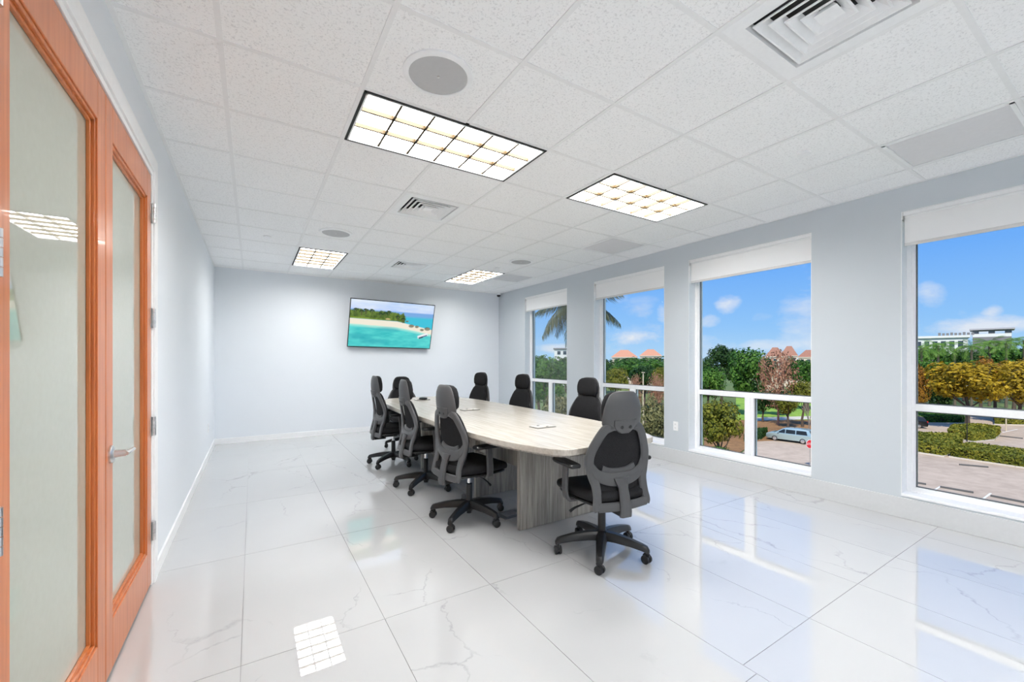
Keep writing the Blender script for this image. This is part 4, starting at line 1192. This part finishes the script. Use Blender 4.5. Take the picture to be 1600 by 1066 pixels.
def house(u0, u1, fw, vr, ve, tile, lab):
    pa, pb = W(u0, fw, 0), W(u1, fw, 0); w = (pb - pa).length; c_ = (pa + pb) / 2; dd = w * .7
    w *= math.cos(math.atan(((u0 + u1) / 2 - PX) / FPX)); t = empty('house', (c_.x, c_.y, ZG), -math.atan2(c_.x, c_.y), lab, 'house')
    ze, zr = ZV(ve, fw) - ZG, ZV(vr, fw) - ZG
    MB().box(-w * .46, w * .46, -dd / 2 * .92, dd / 2 * .92, 0, ze).build('wall', M_stucco, t)
    a, b_ = w / 2, dd / 2; k_ = w * .14
    r = MB(); r.add([(-a, -b_, ze), (a, -b_, ze), (a, b_, ze), (-a, b_, ze), (-k_, 0, zr), (k_, 0, zr)], [(0, 1, 5, 4), (1, 2, 5), (2, 3, 4, 5), (3, 0, 4), (3, 2, 1, 0)])
    rf = r.build('roof', tile, t); MB().box(-a, a, -b_, b_, ze - .3, ze).build('eave', M_stucco, rf)
    for q in range(3): MB().box(-w * .36 + q * w * .28, -w * .36 + q * w * .28 + w * .14, -dd / 2 * .92 - .06, -dd / 2 * .92, ze - 2.3, ze - .8).build('window', M_win, t)


house(955, 996, 150, 547, 558, M_otile, 'far house with an orange tiled hip roof, left one of two')
house(999, 1034, 166, 546, 556, M_otile, 'far house with an orange tiled hip roof, right one of two')
house(1196, 1226, 138, 543, 557, M_btile, 'far house with a brown hip roof above the bare rust tree')
house(1219, 1247, 160, 541, 556, M_btile, 'far house with a taller brown hip roof, the middle one of three')
house(1246, 1282, 142, 547, 558, M_btile, 'far house with a low brown roof at the edge of the minivan window')


def slab(u0, u1, fw, vt, dep, lab, name='far_building'):
    pa, pb = W(u0, fw, 0), W(u1, fw, 0); w = (pb - pa).length; c_ = (pa + pb) / 2
    w *= math.cos(math.atan(((u0 + u1) / 2 - PX) / FPX)); t = empty(name, (c_.x, c_.y, ZG), -math.atan2(c_.x, c_.y), lab, 'building'); return t, w, ZV(vt, fw) - ZG


t, w, zt = slab(1424, 1511, 156, 525, 20, 'long low white building with small dark marks on its roof edge')
MB().box(-w / 2, w / 2, 0, 16, 0, zt - .8).build('wall', M_wht, t); r = MB().box(-w / 2 - .5, w / 2 + .5, -.6, 16.5, zt - .8, zt).build('roof', M_wht, t)
for q in range(9): MB().box(w * -.02 + q * 1.05, w * -.02 + q * 1.05 + .72, -.4, -.2, zt, zt + .9 + .2 * (q % 3 == 0)).build('roof_mark', M_gry, r)
for q in range(6): MB().box(-w * .42 + q * w * .15, -w * .42 + q * w * .15 + w * .09, -.08, 0, zt - 4.2, zt - 2.0).build('window', M_win, t)
t, w, zt = slab(1519, 1580, 152, 513, 20, 'grey building with an open flat roof frame on square columns')
MB().box(-w / 2, w / 2, 0, 12, 0, zt - 3.1).build('wall', M_gry, t)
r = MB().box(-w / 2 - .8, w / 2 + .8, -.8, 12, zt - .55, zt).build('roof', mat('roof_frame', (.42, .40, .42), .7), t)
for q in (-.42, 0, .42): MB().box(w * q - .8, w * q + .8, .2, 2, zt - 3.1, zt - .55).build('column', M_gry, t)
MB().box(-w / 2, w / 2, 0, .3, zt - 3.1, zt - 2.0).build('parapet', M_wht, t)
t, w, zt = slab(866, 900, 165, 544, 20, 'small far white building over the treetops in the farthest window')
MB().box(-w / 2, w / 2, 0, 9, 0, zt - .5).build('wall', M_wht, t); MB().box(-w / 2 - .4, w / 2 + .4, -.4, 9.4, zt - .5, zt).build('roof', M_gry, t)
for q in range(3): MB().box(-w * .36 + q * w * .27, -w * .36 + q * w * .27 + w * .15, -.08, 0, zt - 2.6, zt - 1.2).build('window', M_win, t)
